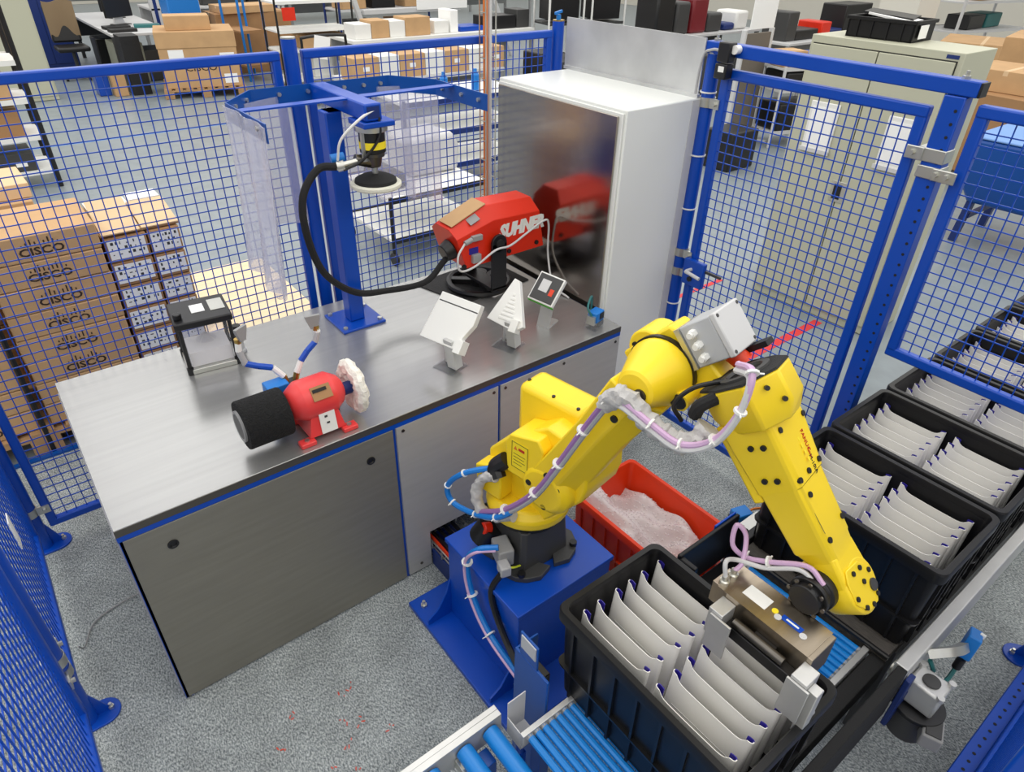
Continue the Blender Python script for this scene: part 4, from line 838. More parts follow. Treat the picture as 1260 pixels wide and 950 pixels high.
hose('black_supply_cable', [(1.02, -0.585, 0.53), (0.985, -0.57, 0.44), (0.98, -0.62, 0.33), (0.965, -0.74, 0.25), (0.95, -0.86, 0.23)], 0.012, 'black', t)
GH = [(1.30, -1.47, 1.12), (1.30, -1.42, 1.14), (1.275, -1.34, 1.10), (1.265, -1.285, 1.075), (1.25, -1.25, 1.10), (1.262, -1.24, 1.155), (1.275, -1.265, 1.13), (1.245, -1.29, 1.075), (gx0+0.055, gy1+0.022, 1.055)]
hose('pink_air_hose', GH, 0.0065, 'pink_hose', t, (2, 3), 0.013)
hose('clear_air_hose', [(1.295, -1.46, 1.11), (1.29, -1.41, 1.125), (1.265, -1.34, 1.085), (1.235, -1.28, 1.08), (1.19, -1.275, 1.10), (gx0+0.02, gy1+0.022, 1.055)], 0.006, 'light_grey', t)
# ================================================================== roller conveyor
CZ = 0.50
t = thing('roller_table', 'narrow blue roller bed of the conveyor under the tote at the robot', 'conveyor', (1.27, -1.29, 0))
for k in range(40):
    x = 0.748+k*0.0262
    build(MB().cyl((x, -1.505, CZ-0.0115), (x, -1.075, CZ-0.0115), 0.0115, n=10), 'roller', 'blue_roller', t)
def dup_part(o):
    c = o.copy(); COL.objects.link(c); return c
for y0, y1 in ((-1.075, -1.058), (-1.525, -1.505)):
    build(MB().box(0.725, 1.79, y0, y1, CZ-0.05, CZ+0.004), 'side_rail', 'aluminium', t, 0.002)
m = MB()
for k in range(40):
    x = 0.748+k*0.0262; m.cyl((x, -1.0752, CZ-0.0115), (x, -1.083, CZ-0.0115), 0.0122, n=8).cyl((x, -1.4975, CZ-0.0115), (x, -1.505, CZ-0.0115), 0.0122, n=8)
e_ = build(m, 'roller_end_caps', 'grey', t); e_['kind'] = 'stuff'
for x in (0.78, 1.72):
    for y in (-1.09, -1.49): build(MB().box(x-0.02, x+0.02, y-0.02, y+0.02, 0, CZ-0.05), 'leg', 'blue_mid', t, 0.002)
build(MB().box(0.72, 1.76, -1.645, -1.615, CZ-0.17, CZ+0.06), 'front_guard', 'black_matte', t, 0.004)
build(MB().box(1.30, 1.80, -1.58, -1.53, CZ-0.10, CZ-0.01), 'inner_guard', 'black_matte', t, 0.003)
build(MB().box(1.44, 1.76, -1.0, -0.985, CZ+0.0, 0.70).box(1.44, 1.46, -1.06, -0.985, CZ-0.02, 0.69).box(1.745, 1.76, -1.045, -0.985, CZ-0.02, 0.665).box(1.30, 1.76, -1.057, -1.0, CZ-0.02, CZ-0.005), 'rear_stop', 'black_tote', t, 0.004)
build(MB().box(1.64, 1.755, -0.985, -0.978, 0.675, 0.705), 'blue_edge', 'blue', t, 0.002)
t = thing('infeed_conveyor', 'wide blue roller conveyor at the bottom edge of the picture', 'conveyor', (0.45, -1.28, 0))
build(MB().box(0.2, 0.715, -0.985, -0.965, CZ-0.09, CZ+0.012).box(0.2, 0.715, -0.965, -0.948, CZ+0.006, CZ+0.0119), 'side_rail', 'aluminium', t, 0.001)
build(MB().box(0.2, 0.715, -1.62, -1.60, CZ-0.09, CZ+0.012), 'side_rail', 'aluminium', t, 0.001)
for x in (0.25, 0.36, 0.47, 0.58, 0.692-0.022):
    build(MB().cyl((x, -1.60, CZ-0.027), (x, -0.99, CZ-0.027), 0.026, n=18), 'roller', 'blue_roller', t)
for x, y in ((0.60, -1.05), (0.60, -1.60), (0.25, -1.05)): build(MB().box(x, x+0.05, y, y+0.05, 0, CZ-0.07), 'leg', 'blue_mid', t, 0.002)
build(MB().box(0.55, 0.585, -1.03, -0.986, CZ-0.09, CZ-0.05).cyl((0.567, -1.01, CZ-0.05), (0.567, -1.01, CZ-0.03), 0.012), 'bracket_screw', 'zinc', t)
t = thing('stop_bracket', 'blue vertical guide plate with black cylinder beside the near tote', 'bracket', (0.87, -0.93, 0))
build(MB().box(0.842, 0.852, -1.035, -0.885, 0.02, 0.60).box(0.842, 0.93, -0.89, -0.882, 0.3, 0.60), 'guide_plate', 'blue_mid', t, 0.003)
build(MB().box(0.842, 0.85, -0.985, -0.905, 0.60, 0.705), 'upper_tab', 'blue_mid', t, 0.003)
build(MB().box(0.838, 0.842, -0.98, -0.915, 0.645, 0.70), 'reflector', 'grey_box', t)
build(MB().box(0.855, 0.89, -0.995, -0.94, 0.2, 0.56), 'lift_cylinder', 'black', t, 0.003)
build(MB().box(0.8522, 0.8565, -1.0, -0.955, 0.53, 0.555), 'reed_label', 'white', t)
t = thing('chute_bracket', 'small folded white metal bracket between the two roller beds', 'bracket', (0.765, -1.0, 0.38))
build(MB().box(0.735, 0.80, -1.055, -0.99, CZ-0.10, CZ-0.096).box(0.733, 0.736, -1.055, -0.99, CZ-0.10, CZ-0.02).box(0.735, 0.80, -0.99, -0.987, CZ-0.10, CZ+0.05), 'folded_sheet', 'light_grey', t)
build(MB().cyl((0.75, -1.03, 0.34), (0.75, -1.03, CZ-0.10), 0.014).box(0.735, 0.765, -1.045, -1.015, 0.0, 0.34), 'pillar', 'blue', t)
# belt section and outfeed
t = thing('belt_conveyor', 'black belt conveyor carrying the row of full totes', 'conveyor', (3.2, -1.30, 0))
build(MB().box(1.80, 4.9, -1.575, -1.02, CZ-0.03, CZ+0.012), 'belt', 'belt', t, 0.004)
build(MB().box(1.76, 4.9, -1.645, -1.605, CZ-0.10, CZ+0.06), 'front_guide', 'aluminium', t, 0.004)
build(MB().box(1.78, 4.9, -1.015, -0.98, CZ-0.10, CZ+0.03), 'rear_guide', 'black', t, 0.004)
build(MB().box(1.76, 2.0, -0.985, -0.94, CZ+0.02, CZ+0.03).box(1.80, 1.84, -0.985, -0.975, CZ+0.02, CZ+0.09), 'sensor_bracket', 'zinc', t)
for x in (1.795, 1.905):
    build(MB().cyl((x, -1.58, CZ+0.016), (x, -1.03, CZ+0.016), 0.009, n=10), 'cross_rod', 'black', t)
for x in (1.9, 3.2, 4.7):
    for y in (-1.56, -1.04): build(MB().box(x-0.025, x+0.025, y-0.02, y+0.02, 0, CZ-0.03), 'leg', 'dark_grey', t)
build(MB().box(1.82, 4.9, -1.56, -1.53, 0.2, 0.26), 'low_rail', 'dark_grey', t)
t = thing('belt_sensor', 'blue photo sensor with orange cable on a bracket behind the belt', 'sensor', (1.93, -0.90, 0.0))
build(MB().box(1.90, 2.0, -0.965, -0.88, 0.46, 0.475).box(1.96, 1.985, -0.91, -0.88, 0.0, 0.46), 'bracket', 'zinc', t, 0.002)
b_ = build(MB().obox((1.955, -0.905, 0.505), (0.07, 0.055, 0.05), rz(-0.3)), 'body', 'blue_bright', t, 0.004)
build(MB().obox((1.955, -0.905, 0.485), (0.071, 0.056, 0.03), rz(-0.3)), 'lens_window', 'black', b_)
build(MB().tube([(1.985, -0.91, 0.51), (2.02, -0.92, 0.515), (2.06, -0.935, 0.50), (2.075, -0.94, 0.44), (2.075, -0.94, 0.3)], 0.005, 6), 'orange_cable', 'orange', t)

# gear motor and sensor on the near side of the belt
t = thing('gear_motor', 'silver worm gear motor with black flange beside the conveyor', 'motor', (1.83, -1.72, 0.1))
GM = V((1.865, -1.698, 0.42))
build(MB().cyl(GM+V((0, 0.05, 0)), GM+V((0, 0.11, 0.0)), 0.03, n=18), 'output_shaft', 'zinc', t)
gb_ = build(MB().box(GM.x-0.045, GM.x+0.045, GM.y-0.05, GM.y+0.05, GM.z-0.05, GM.z+0.05), 'gear_case', 'aluminium', t, 0.008)
for dx in (-0.04, 0.04):
    for dy in (-0.045, 0.045): build(MB().cyl(GM+V((dx, dy, 0.045)), GM+V((dx, dy, 0.06)), 0.011, n=10), 'case_lug', 'aluminium', gb_)
build(MB().lathe([(0.026, 0.05), (0.026, 0.056), (0.02, 0.057)], GM, (0, 0, 1), 20), 'case_cap', 'dark_grey', gb_)
for k in range(4): build(MB().box(GM.x+0.045, GM.x+0.056, GM.y-0.04+k*0.022, GM.y-0.034+k*0.022, GM.z-0.04, GM.z+0.04), 'cooling_fin', 'aluminium', gb_)
build(MB().lathe([(0.075, -0.06), (0.08, -0.062), (0.08, -0.078), (0.06, -0.09)], GM, (0, 0, 1), 28), 'flange', 'black', t, 0.002)
build(MB().lathe([(0.058, -0.09), (0.06, -0.10), (0.06, -0.20), (0.05, -0.21)], GM, (0, 0, 1), 24), 'motor_barrel', 'dark_grey', t)
tb = build(MB().obox(GM+V((-0.04, -0.07, -0.10)), (0.085, 0.06, 0.06), rz(0.35)), 'terminal_box', 'grey', t, 0.006)
build(MB().obox(GM+V((-0.04, -0.07, -0.067)), (0.07, 0.045, 0.006), rz(0.35)), 'terminal_lid', 'dark_grey', tb, 0.002)
build(MB().box(1.76, 1.80, -1.665, -1.648, 0.28, 0.52).box(1.80, 1.84, -1.665, -1.648, 0.30, 0.42), 'mount_plate', 'blue_dark', t, 0.003)
t = thing('side_sensor', 'blue square sensor on a bent metal arm beside the conveyor', 'sensor', (2.1, -1.70, 0.3))
build(MB().tube([(1.93, -1.647, 0.50), (1.96, -1.68, 0.52), (2.02, -1.70, 0.50), (2.08, -1.705, 0.47)], 0.02, 4), 'arm', 'zinc', t)
b_ = build(MB().obox((2.13, -1.71, 0.45), (0.075, 0.04, 0.09), Matrix.Rotation(0.3, 4, 'Y') @ rz(0.2)), 'body', 'blue_bright', t, 0.005)
build(MB().obox((2.158, -1.725, 0.485), (0.016, 0.016, 0.012), Matrix.Rotation(0.3, 4, 'Y')), 'indicator', 'white', b_)
build(MB().cyl((2.10, -1.715, 0.40), (2.09, -1.715, 0.36), 0.014, n=12), 'plug', 'black', t)
build(MB().tube([(2.09, -1.715, 0.365), (2.05, -1.715, 0.33), (1.98, -1.70, 0.36), (1.94, -1.68, 0.44), (1.93, -1.66, 0.48)], 0.007, 6), 'teal_cable', 'teal', t)

# ================================================================== totes and their panels
ZB, ZR = 0.515, 0.87
def rrect(x0, x1, y0, y1, r, n=5):
    o = []
    for cx, cy, a0 in ((x1-r, y1-r, 0), (x0+r, y1-r, 90), (x0+r, y0+r, 180), (x1-r, y0+r, 270)):
        for k in range(n+1):
            a = math.radians(a0+90*k/n); o.append((cx+r*math.cos(a), cy+r*math.sin(a)))
    return o
def tote(label, loc, L, W, Hh, mm, group=None, name='plastic_tote'):
    """open stacking tote, W along x, L along y, origin at its base centre"""
    t = thing(name, label, 'tote', loc, 0, group); RM[t.name] = Matrix.Identity(4)
    R = lambda dx, z, r: [V((x, y, z)) for x, y in rrect(-W/2+dx, W/2-dx, -L/2+dx, L/2-dx, r)]
    m = MB().loft([R(0.028, 0, 0.02), R(0.02, Hh*0.5, 0.02), R(0.014, Hh-0.03, 0.025), R(0.017, Hh-0.01, 0.025), R(0.024, Hh-0.03, 0.02), R(0.036, 0.008, 0.016)])
    build(m, 'shell', mm, t)
    build(MB().loft([R(0.016, Hh-0.045, 0.025), R(0.0, Hh-0.04, 0.03), R(0.0, Hh-0.006, 0.03), R(0.003, Hh, 0.03), R(0.019, Hh, 0.025), R(0.022, Hh-0.006, 0.022), R(0.022, Hh-0.03, 0.022)], caps=False), 'rim', mm, t)
    for k in range(7):
        y = -L/2+0.07+k*(L-0.14)/6
        for sx in (-1, 1): build(MB().prism([(sx*(W/2-0.03), 0.01), (sx*(W/2-0.014), 0.01), (sx*(W/2-0.006), Hh-0.04), (sx*(W/2-0.02), Hh-0.04)], 'y', y-0.004, y+0.004), 'rib', mm, t)
    for k in range(5):
        x = -W/2+0.06+k*(W-0.12)/4
        for sy in (-1, 1): build(MB().prism([(sy*(L/2-0.03), 0.01), (sy*(L/2-0.014), 0.01), (sy*(L/2-0.006), Hh-0.04), (sy*(L/2-0.02), Hh-0.04)], 'x', x-0.004, x+0.004), 'rib', mm, t)
    build(MB().loft([R(0.012, Hh*0.32, 0.022), R(0.010, Hh*0.32+0.012, 0.022), R(0.03, Hh*0.32+0.012, 0.02), R(0.03, Hh*0.32, 0.02)], caps=False), 'waist_band', mm, t)
    return t
def panel_path():
    """plan outline (x,y,top height) of a curved panel standing on edge: hooked ears at both ends, hooks towards +x"""
    L = 0.236; R = 0.0058; o = []
    half = [(2*R, L/2-R-0.013, 0.2295), (2*R, L/2-R-0.007, 0.2315), (2*R, L/2-R, 0.2325)]
    for k in range(1, 8):
        a = math.pi*k/8; half.append((R+R*math.cos(a), L/2-R+R*math.sin(a), 0.2325))
    half += [(0, L/2-R, 0.2325), (0, L/2-0.013, 0.2305), (0, L/2-0.018, 0.2245), (0, L/2-0.024, 0.2185), (0, L/2-0.032, 0.2145), (0, L/2-0.044, 0.2125), (0, 0.025, 0.2115)]
    return half+[(x, -y, h) for x, y, h in half[::-1]]
def wall(path, off0, off1, z0=0.0, dz=0.0):
    n = len(path); m = MB(); q = []
    for i, (x, y, h) in enumerate(path):
        a = path[max(i-1, 0)]; b = path[min(i+1, n-1)]; d = V((b[0]-a[0], b[1]-a[1], 0)).normalized(); nn = V((-d.y, d.x, 0))
        p = V((x, y, 0)); q.append([p+nn*off0+V((0, 0, z0)), p+nn*off1+V((0, 0, z0)), p+nn*off1+V((0, 0, h+dz)), p+nn*off0+V((0, 0, h+dz))])
    m.loft(q); return m
PP = panel_path()
first = thing('curved_panel', 'x', 'panel', (0, 0, 0)); local(first)
build(wall(PP[5:-5], -0.0022, 0.0), 'shell', 'panel_white', first)
build(wall(PP[:6], -0.0022, 0.0004, 0.0, -0.001), 'blue_lining', 'purple_blue', first); build(wall(PP[-6:], -0.0022, 0.0004, 0.0, -0.001), 'blue_lining', 'purple_blue', first)
build(wall(PP[5:12], 0.0002, 0.0014, 0.17, -0.002), 'blue_inner', 'purple_blue', first); build(wall(PP[-12:-5], 0.0002, 0.0014, 0.17, -0.002), 'blue_inner', 'purple_blue', first)
build(wall([(x, y, 0.132) for x, y, h in PP[13:-13]], -0.0032, -0.0023, 0.130), 'score_line', 'light_grey', first)
TOTES = [(1.09, 'open black plastic tote of white panels under the robot gripper', 'the tote under the gripper', 1.0),
         (2.035, 'black tote of white panels just behind the robot forearm', 'the tote behind the robot forearm', 0.0),
         (2.452, 'black tote of white panels level with the gate hinge post', 'the tote level with the gate post', 0.0),
         (2.870, 'black tote of white panels right below the hanging mesh panel', 'the tote below the hanging mesh panel', 0.0),
         (3.288, 'second black tote of white panels beyond the hanging mesh panel', 'the second tote beyond the hanging mesh', 0.0),
         (3.706, 'third black tote of white panels beyond the hanging mesh panel', 'the third tote beyond the hanging mesh', 0.0),
         (4.124, 'farthest black tote of white panels at the end of the conveyor row', 'the farthest tote in the row', 0.0)]
ORD = ('first', 'second', 'third', 'fourth', 'fifth', 'sixth')
used = False; rn = random.Random(5)
T1 = None
for xt, lab, where, near in TOTES:
    z0 = ZB if near == 0 else CZ+0.002
    loc = (xt, -1.297, z0)
    if T1 is None: T1 = tote(lab, loc, 0.612, 0.402, ZR-z0, 'black_tote', 'black totes on the conveyor')
    else:
        c = copy_tree(T1); c.location = loc; c['label'] = lab
    for row, yc in (('back', -1.155), ('front', -1.425)):
        for k in range(6):
            x = xt-0.402/2+0.069+k*0.059+rn.uniform(-0.002, 0.002)
            if xt-0.402/2+0.069+k*0.059 > xt+0.19: continue
            o = first if not used else copy_tree(first); used = True
            o.location = (x-0.026, yc+rn.uniform(-0.002, 0.002), ZR-0.026-0.2325); o.rotation_euler = (0, rn.uniform(-0.02, 0.02)+0.09, rn.uniform(-0.015, 0.015))
            o['label'] = '%s white panel from the left in %s row of %s' % (ORD[k], row, where.replace('the tote', 'tote').replace('the second tote', 'second tote').replace('the third tote', 'third tote').replace('the farthest tote', 'farthest tote')); o['category'] = 'panel'; o['group'] = 'white curved panels in the totes'
# red tote with bubble wrap
tote('orange red plastic tote holding bubble wrap beside the robot pedestal', (1.865, -0.545, 0.0), 0.60, 0.40, 0.30, 'orange_red')
rn = random.Random(3)
def wrap(u, v):
    x = 1.705+0.31*u; y = -0.275-0.52*v
    z = 0.20+0.03*math.sin(u*7+v*3)+0.022*math.sin(v*13+u*5)+0.018*math.sin(u*19-v*9)+0.07*max(0, 0.45-v)*(1-u)+0.06*math.exp(-((u-0.3)**2+(v-0.25)**2)*20)-0.05*u*(1-v)
    return (x, y, z)
wm = MB().sheet(wrap, 60, 90, -0.004, (0, 0, 1))
t = thing('bubble_wrap', 'crumpled clear bubble wrap filling the red tote', 'bubble wrap', (1.86, -0.535, 0.012))
build(wm, 'crumpled_sheet', 'bubble_wrap', t)
bb = MB()
for i in range(22):
    for j in range(34):
        if rn.random() < 0.35: continue
        p = V(wrap((i+0.5)/22, (j+0.5)/34)); bb.lathe([(0.0055, 0), (0.0042, 0.003), (0.0012, 0.0045)], p, (0, 0, 1), 6, False)
b_ = build(bb, 'air_bubbles', 'bubble_wrap', t); b_['kind'] = 'stuff'
build(MB().box(1.71, 2.01, -0.79, -0.28, 0.012, 0.05), 'folded_bottom_layer', 'bubble_wrap', t)
# ================================================================== cartons and pallets
NTH = ('top', 'second', 'third', 'fourth', 'fifth', 'sixth', 'seventh', 'eighth', 'ninth')
def carton(label, x, y, z, w, d, h, rot=0.0, mm='cardboard', tape=True, logo=0.0, tags=(), group=None, name='carton', lid=0.0, front='y'):
    """carton with its base centre at (x,y,z), front towards -y"""
    t = thing(name, label, 'carton', (x, y, z), rot, group); RM[t.name] = Matrix.Identity(4)
    bd = build(MB().box(-w/2, w/2, -d/2, d/2, 0, h), 'body', mm, t, min(0.006, h*0.05))
    if tape: build(MB().box(-w/2-0.0008, w/2+0.0008, -0.025, 0.025, h-0.05, h+0.0008), 'tape', 'cardboard_pale', t)
    if lid: build(MB().box(-w/2-0.012, w/2+0.012, -d/2-0.012, d/2+0.012, h-lid, h+0.012), 'lid', mm, t, 0.006)
    for (tx, tz, tw, t_h) in tags:
        build(MB().box(tx-tw/2, tx+tw/2, -d/2-0.0022-(0.012 if lid and tz > h-lid else 0), -d/2-0.0005, tz-t_h/2, tz+t_h/2), 'white_label', 'paper', t)
        if tw > 0.12 and t_h < 0.12:
            lm = MB(); q = random.Random(int(x*100+z*1000))
            for r_ in range(3):
                x0 = tx-tw*0.42
                while x0 < tx+tw*0.40:
                    w0 = q.uniform(0.004, 0.016); lm.box(x0, min(x0+w0, tx+tw*0.43), -d/2-0.0030, -d/2-0.0022, tz+t_h*(0.26-0.27*r_), tz+t_h*(0.26-0.27*r_)+t_h*q.choice((0.05, 0.1, 0.15))); x0 += w0+q.uniform(0.006, 0.03)
            o_ = build(lm, 'label_print', 'dark_grey', t); o_['kind'] = 'stuff'
    if logo:
        M = basis((0, -d/2-0.001, h*0.36), (1, 0, 0), (0, 0, 1))
        text('CISCO', 'logo_lettering', 'ink', bd, M, logo, 0.0012, sx=1.25)
        lb = MB()
        for k, q in enumerate((0.25, 0.5, 0.85, 0.5, 0.25, 0.5, 0.85, 0.5, 0.25)):
            xx = (k-4)*logo*0.36; lb.box(xx-logo*0.06, xx+logo*0.06, -d/2-0.0014, -d/2-0.0004, h*0.36+logo*0.55, h*0.36+logo*(0.55+q*0.75))
        b = build(lb, 'logo_bars', 'ink', bd); b['kind'] = 'stuff'
    return t
def pallet(label, x, y, w, d, rot=0.0):
    t = thing('wood_pallet', label, 'pallet', (x, y, 0), rot); RM[t.name] = Matrix.Identity(4)
    n = int(w/0.15)
    for k in range(n):
        xx = -w/2+0.06+k*(w-0.12)/(n-1); build(MB().box(xx-0.055, xx+0.055, -d/2, d/2, 0.12, 0.14), 'deck_board', 'pallet_wood', t)
    for yy in (-d/2+0.05, 0, d/2-0.05):
        build(MB().box(-w/2, w/2, yy-0.05, yy+0.05, 0.10, 0.12), 'stringer', 'pallet_wood', t)
        for xx in (-w/2+0.07, 0, w/2-0.07): build(MB().box(xx-0.07, xx+0.07, yy-0.05, yy+0.05, 0.0, 0.10), 'block', 'pallet_wood', t)
    return t
pallet('wooden pallet under the printed cartons behind the bench', -0.15, 2.38, 1.12, 1.0)
for k in range(8):
    carton('printed cardboard carton, %s from the top of the right stack behind the bench' % NTH[k] if k else 'topmost printed cardboard carton in the right stack behind the bench', 0.155, 2.15, 0.141+0.1275*(7-k), 0.495, 0.47, 0.125, (0.004, -0.01, 0.012, 0.0, -0.012, 0.008, 0.0, -0.005)[k], 'cardboard', logo=0.052, group='printed cartons behind the bench', tape=(k > 0))
    if k == 0:
        pass
for k in range(7):
    carton('printed cardboard carton, %s in the far left stack by the corner post' % NTH[k], -0.40, 2.15, 0.141+0.1275*(6-k), 0.495, 0.47, 0.125, 0.0, 'cardboard', logo=0.052, group='printed cartons behind the bench')
carton('pale carton lying on the stack at the far left edge', -0.03, 2.68, 0.141+1.02, 0.50, 0.36, 0.075, 0.03, 'cardboard_pale', group='printed cartons behind the bench', logo=0.035)
for k in range(8):
    carton('plain carton, %s in the stack behind the printed cartons' % NTH[k], -0.03, 2.66, 0.141+0.1275*(7-k), 0.49, 0.42, 0.125, 0.0, group='plain cartons behind the bench')
for c, (xc, wc) in enumerate(((0.515, 0.20), (0.70, 0.155))):
    for k in range(8):
        carton('%s carton with white label in the %s column beside the printed stack' % (NTH[k], ('left', 'right')[c]), xc, 2.15, 0.002+0.133*(7-k), wc, 0.44, 0.13, 0.0, 'cardboard_dark', tape=False, tags=((0.0, 0.068, wc*0.88, 0.10),), group='white labelled cartons')
t = thing('open_carton', 'open cardboard carton with raised flaps on top of the labelled columns', 'carton', (0.60, 2.16, 1.068)); RM[t.name] = Matrix.Identity(4)
build(MB().box(-0.19, 0.19, -0.21, 0.21, 0, 0.012), 'bottom', 'cardboard', t)
for a in ((-0.185, -0.005, -0.23, 0.06, 0.10), (0.005, 0.185, -0.22, 0.05, 0.07)):
    build(MB().add([(a[0], a[2], 0.012), (a[1], a[2], 0.012), (a[1], a[3], a[4]), (a[0], a[3], a[4]), (a[0], a[2], 0.017), (a[1], a[2], 0.017), (a[1], a[3], a[4]+0.005), (a[0], a[3], a[4]+0.005)], [(0, 3, 2, 1), (4, 5, 6, 7), (0, 1, 5, 4), (1, 2, 6, 5), (2, 3, 7, 6), (3, 0, 4, 7)]), 'flap', 'cardboard_pale', t)
build(MB().box(-0.18, 0.02, 0.07, 0.20, 0.012, 0.06).box(0.03, 0.18, 0.07, 0.20, 0.012, 0.075), 'white_contents', 'paper', t)
solo(MB().cyl((-0.135, 1.885, 0.0), (-0.135, 1.885, 1.3), 0.013, n=10), 'black_pole', 'black', 'thin black pole between the two printed carton stacks', 'pole')

# pallet with the big lidded carton
pallet('wooden pallet under the large lidded carton in the background', 3.52, 10.95, 1.25, 1.0, -0.25)
carton('large lidded cardboard carton on a pallet beyond the left mesh panel', 3.52, 10.95, 0.141, 1.15, 0.9, 0.80, -0.25, 'cardboard', logo=0.13, lid=0.22, tags=((-0.33, 0.48, 0.22, 0.16), (0.42, 0.42, 0.22, 0.16), (0.42, 0.12, 0.2, 0.14)))
carton('small flat carton resting on the large lidded carton', 3.42, 10.85, 0.955, 0.66, 0.4, 0.20, -0.22, 'cardboard')
carton('small carton beside the black bin near the desk', 2.30, 11.36, -0.002, 0.2, 0.22, 0.45, 0, 'cardboard', tape=False)

# ================================================================== shelf trolleys and racks
def shelf_rack(name, label, cat, x, y, w, d, h, shelves, rot=0.0, post='black', board='white', pr=0.016, handle=False, wheels=False):
    t = thing(name, label, cat, (x, y, 0), rot); RM[t.name] = Matrix.Identity(4)
    z0 = 0.1 if wheels else 0.0
    for sx in (-1, 1):
        for sy in (-1, 1):
            build(MB().cyl((sx*w/2, sy*d/2, z0), (sx*w/2, sy*d/2, h), pr, n=10), 'post', post, t)
            if wheels: build(MB().cyl((sx*w/2-0.018, sy*d/2, 0.055), (sx*w/2+0.018, sy*d/2, 0.055), 0.055, n=16), 'caster', 'black', t, 0.004)
    for z in shelves:
        s = build(MB().box(-w/2, w/2, -d/2, d/2, z-0.03, z), 'shelf', board, t, 0.003)
        for e0, e1 in ((-d/2-0.012, -d/2), (d/2, d/2+0.012)): build(MB().box(-w/2-0.01, w/2+0.01, e0, e1, z-0.035, z+0.012), 'shelf_edge', post if board == 'white' and wheels else board, s)
    if handle:
        for sx in (-1, 1): build(MB().tube([(sx*w/2, -d/2, h), (sx*w/2, -d/2, h+0.12), (sx*w/2, 0, h+0.16), (sx*w/2, d/2, h+0.12), (sx*w/2, d/2, h)], pr, 8), 'handle', post, t)
    return t
shelf_rack('shelf_trolley', 'tall black framed shelf trolley at the upper left edge', 'shelf', 0.02, 7.12, 1.35, 0.62, 1.75, (0.18, 0.52, 0.87, 1.22), 0, 'black', 'white', 0.025)
for k, (x, z, w, h, mm, lab) in enumerate(((0.30, 0.875, 0.5, 0.22, 'cardboard', 'carton on the third shelf of the tall trolley'), (0.25, 1.225, 0.6, 0.22, 'cardboard', 'carton on the top shelf of the tall trolley'), (0.28, 0.525, 0.55, 0.24, 'cardboard_dark', 'brown carton on the second shelf of the tall trolley'))):
    carton(lab, x, 7.08, z, w, 0.45, h, 0, mm)
carton('dark grey crate on the bottom shelf of the tall trolley', 0.30, 7.08, 0.183, 0.5, 0.45, 0.18, 0, 'dark_grey', tape=False, tags=((0.12, 0.07, 0.1, 0.04),), name='storage_crate')
t = shelf_rack('service_trolley', 'low white shelved trolley with black frame behind the mesh', 'trolley', 3.05, 3.35, 0.95, 0.80, 0.58, (0.22, 0.56), 0.0, 'black', 'white', 0.016, wheels=True)
t = shelf_rack('service_trolley', 'second white shelved trolley with blue items behind the low trolley', 'trolley', 4.35, 4.75, 1.5, 0.75, 0.95, (0.25, 0.60, 0.92), -0.05, 'blue_dark', 'white', 0.018, wheels=True)
solo(MB().prism([(-0.25, 0), (0.25, 0), (0.27, 0.22), (0.2, 0.34), (-0.25, 0.30)], 'y', -0.22, 0.22).xf(Matrix.Translation((3.25, 3.55, 0.565))), 'equipment_cover', 'light_grey', 'pale grey machine cover lying on the low trolley', 'machine cover', bevel=0.04)
solo(MB().prism([(-0.12, 0), (0.12, 0), (0.1, 0.12), (-0.08, 0.18)], 'y', -0.2, 0.2).xf(Matrix.Translation((2.75, 3.35, 0.565))), 'dark_cover', 'dark_grey', 'dark grey cover behind the pale machine cover', 'machine cover', bevel=0.03)
for k, (x, mm) in enumerate(((4.15, 'blue_bright'), (4.55, 'blue_bright'))):
    solo(MB().lathe([(0.04, 0), (0.042, 0.02), (0.042, 0.17), (0.02, 0.20), (0.018, 0.23)], (x, 4.55, 0.922), (0, 0, 1), 14), 'spray_bottle', mm, '%s blue bottle on the second white trolley' % ('left', 'right')[k], 'bottle', 'blue bottles on the trolley')
shelf_rack('storage_rack', 'white shelf rack with black posts behind the fence post', 'shelf', 5.35, 10.6, 1.35, 0.6, 1.7, (0.15, 0.60, 0.90, 1.32), 0, 'black', 'white', 0.018)
solo(MB().box(4.78, 5.0, 10.285, 10.292, 1.05, 1.24), 'red_sign', 'red', 'small red sign hanging on the white shelf rack', 'sign')
carton('wide carton on the second shelf of the white rack', 5.5, 10.6, 0.602, 0.8, 0.45, 0.2, 0)
carton('white box on the low shelf of the white rack', 5.5, 10.6, 0.152, 0.5, 0.45, 0.3, 0, 'white', tape=False, name='white_box')
t = shelf_rack('tube_ladder', 'bright blue tubular trolley frame left of the white rack', 'trolley', 4.62, 11.75, 0.42, 0.7, 1.6, (0.25, 0.8), 0.1, 'blue_bright', 'cardboard_dark', 0.022)
carton('tall brown carton standing behind the blue tubular trolley', 5.0, 12.6, -0.003, 1.4, 0.7, 1.0, 0, 'cardboard_dark')
carton('pale flat carton on the tall brown carton in the background', 4.9, 12.5, 0.999, 1.0, 0.6, 0.12, 0.1, 'cardboard')
solo(MB().box(3.6, 4.15, 12.5, 13.0, -0.004, 1.25), 'plastic_bin', 'blue_bright', 'tall bright blue bin far behind the large carton', 'bin', bevel=0.02)

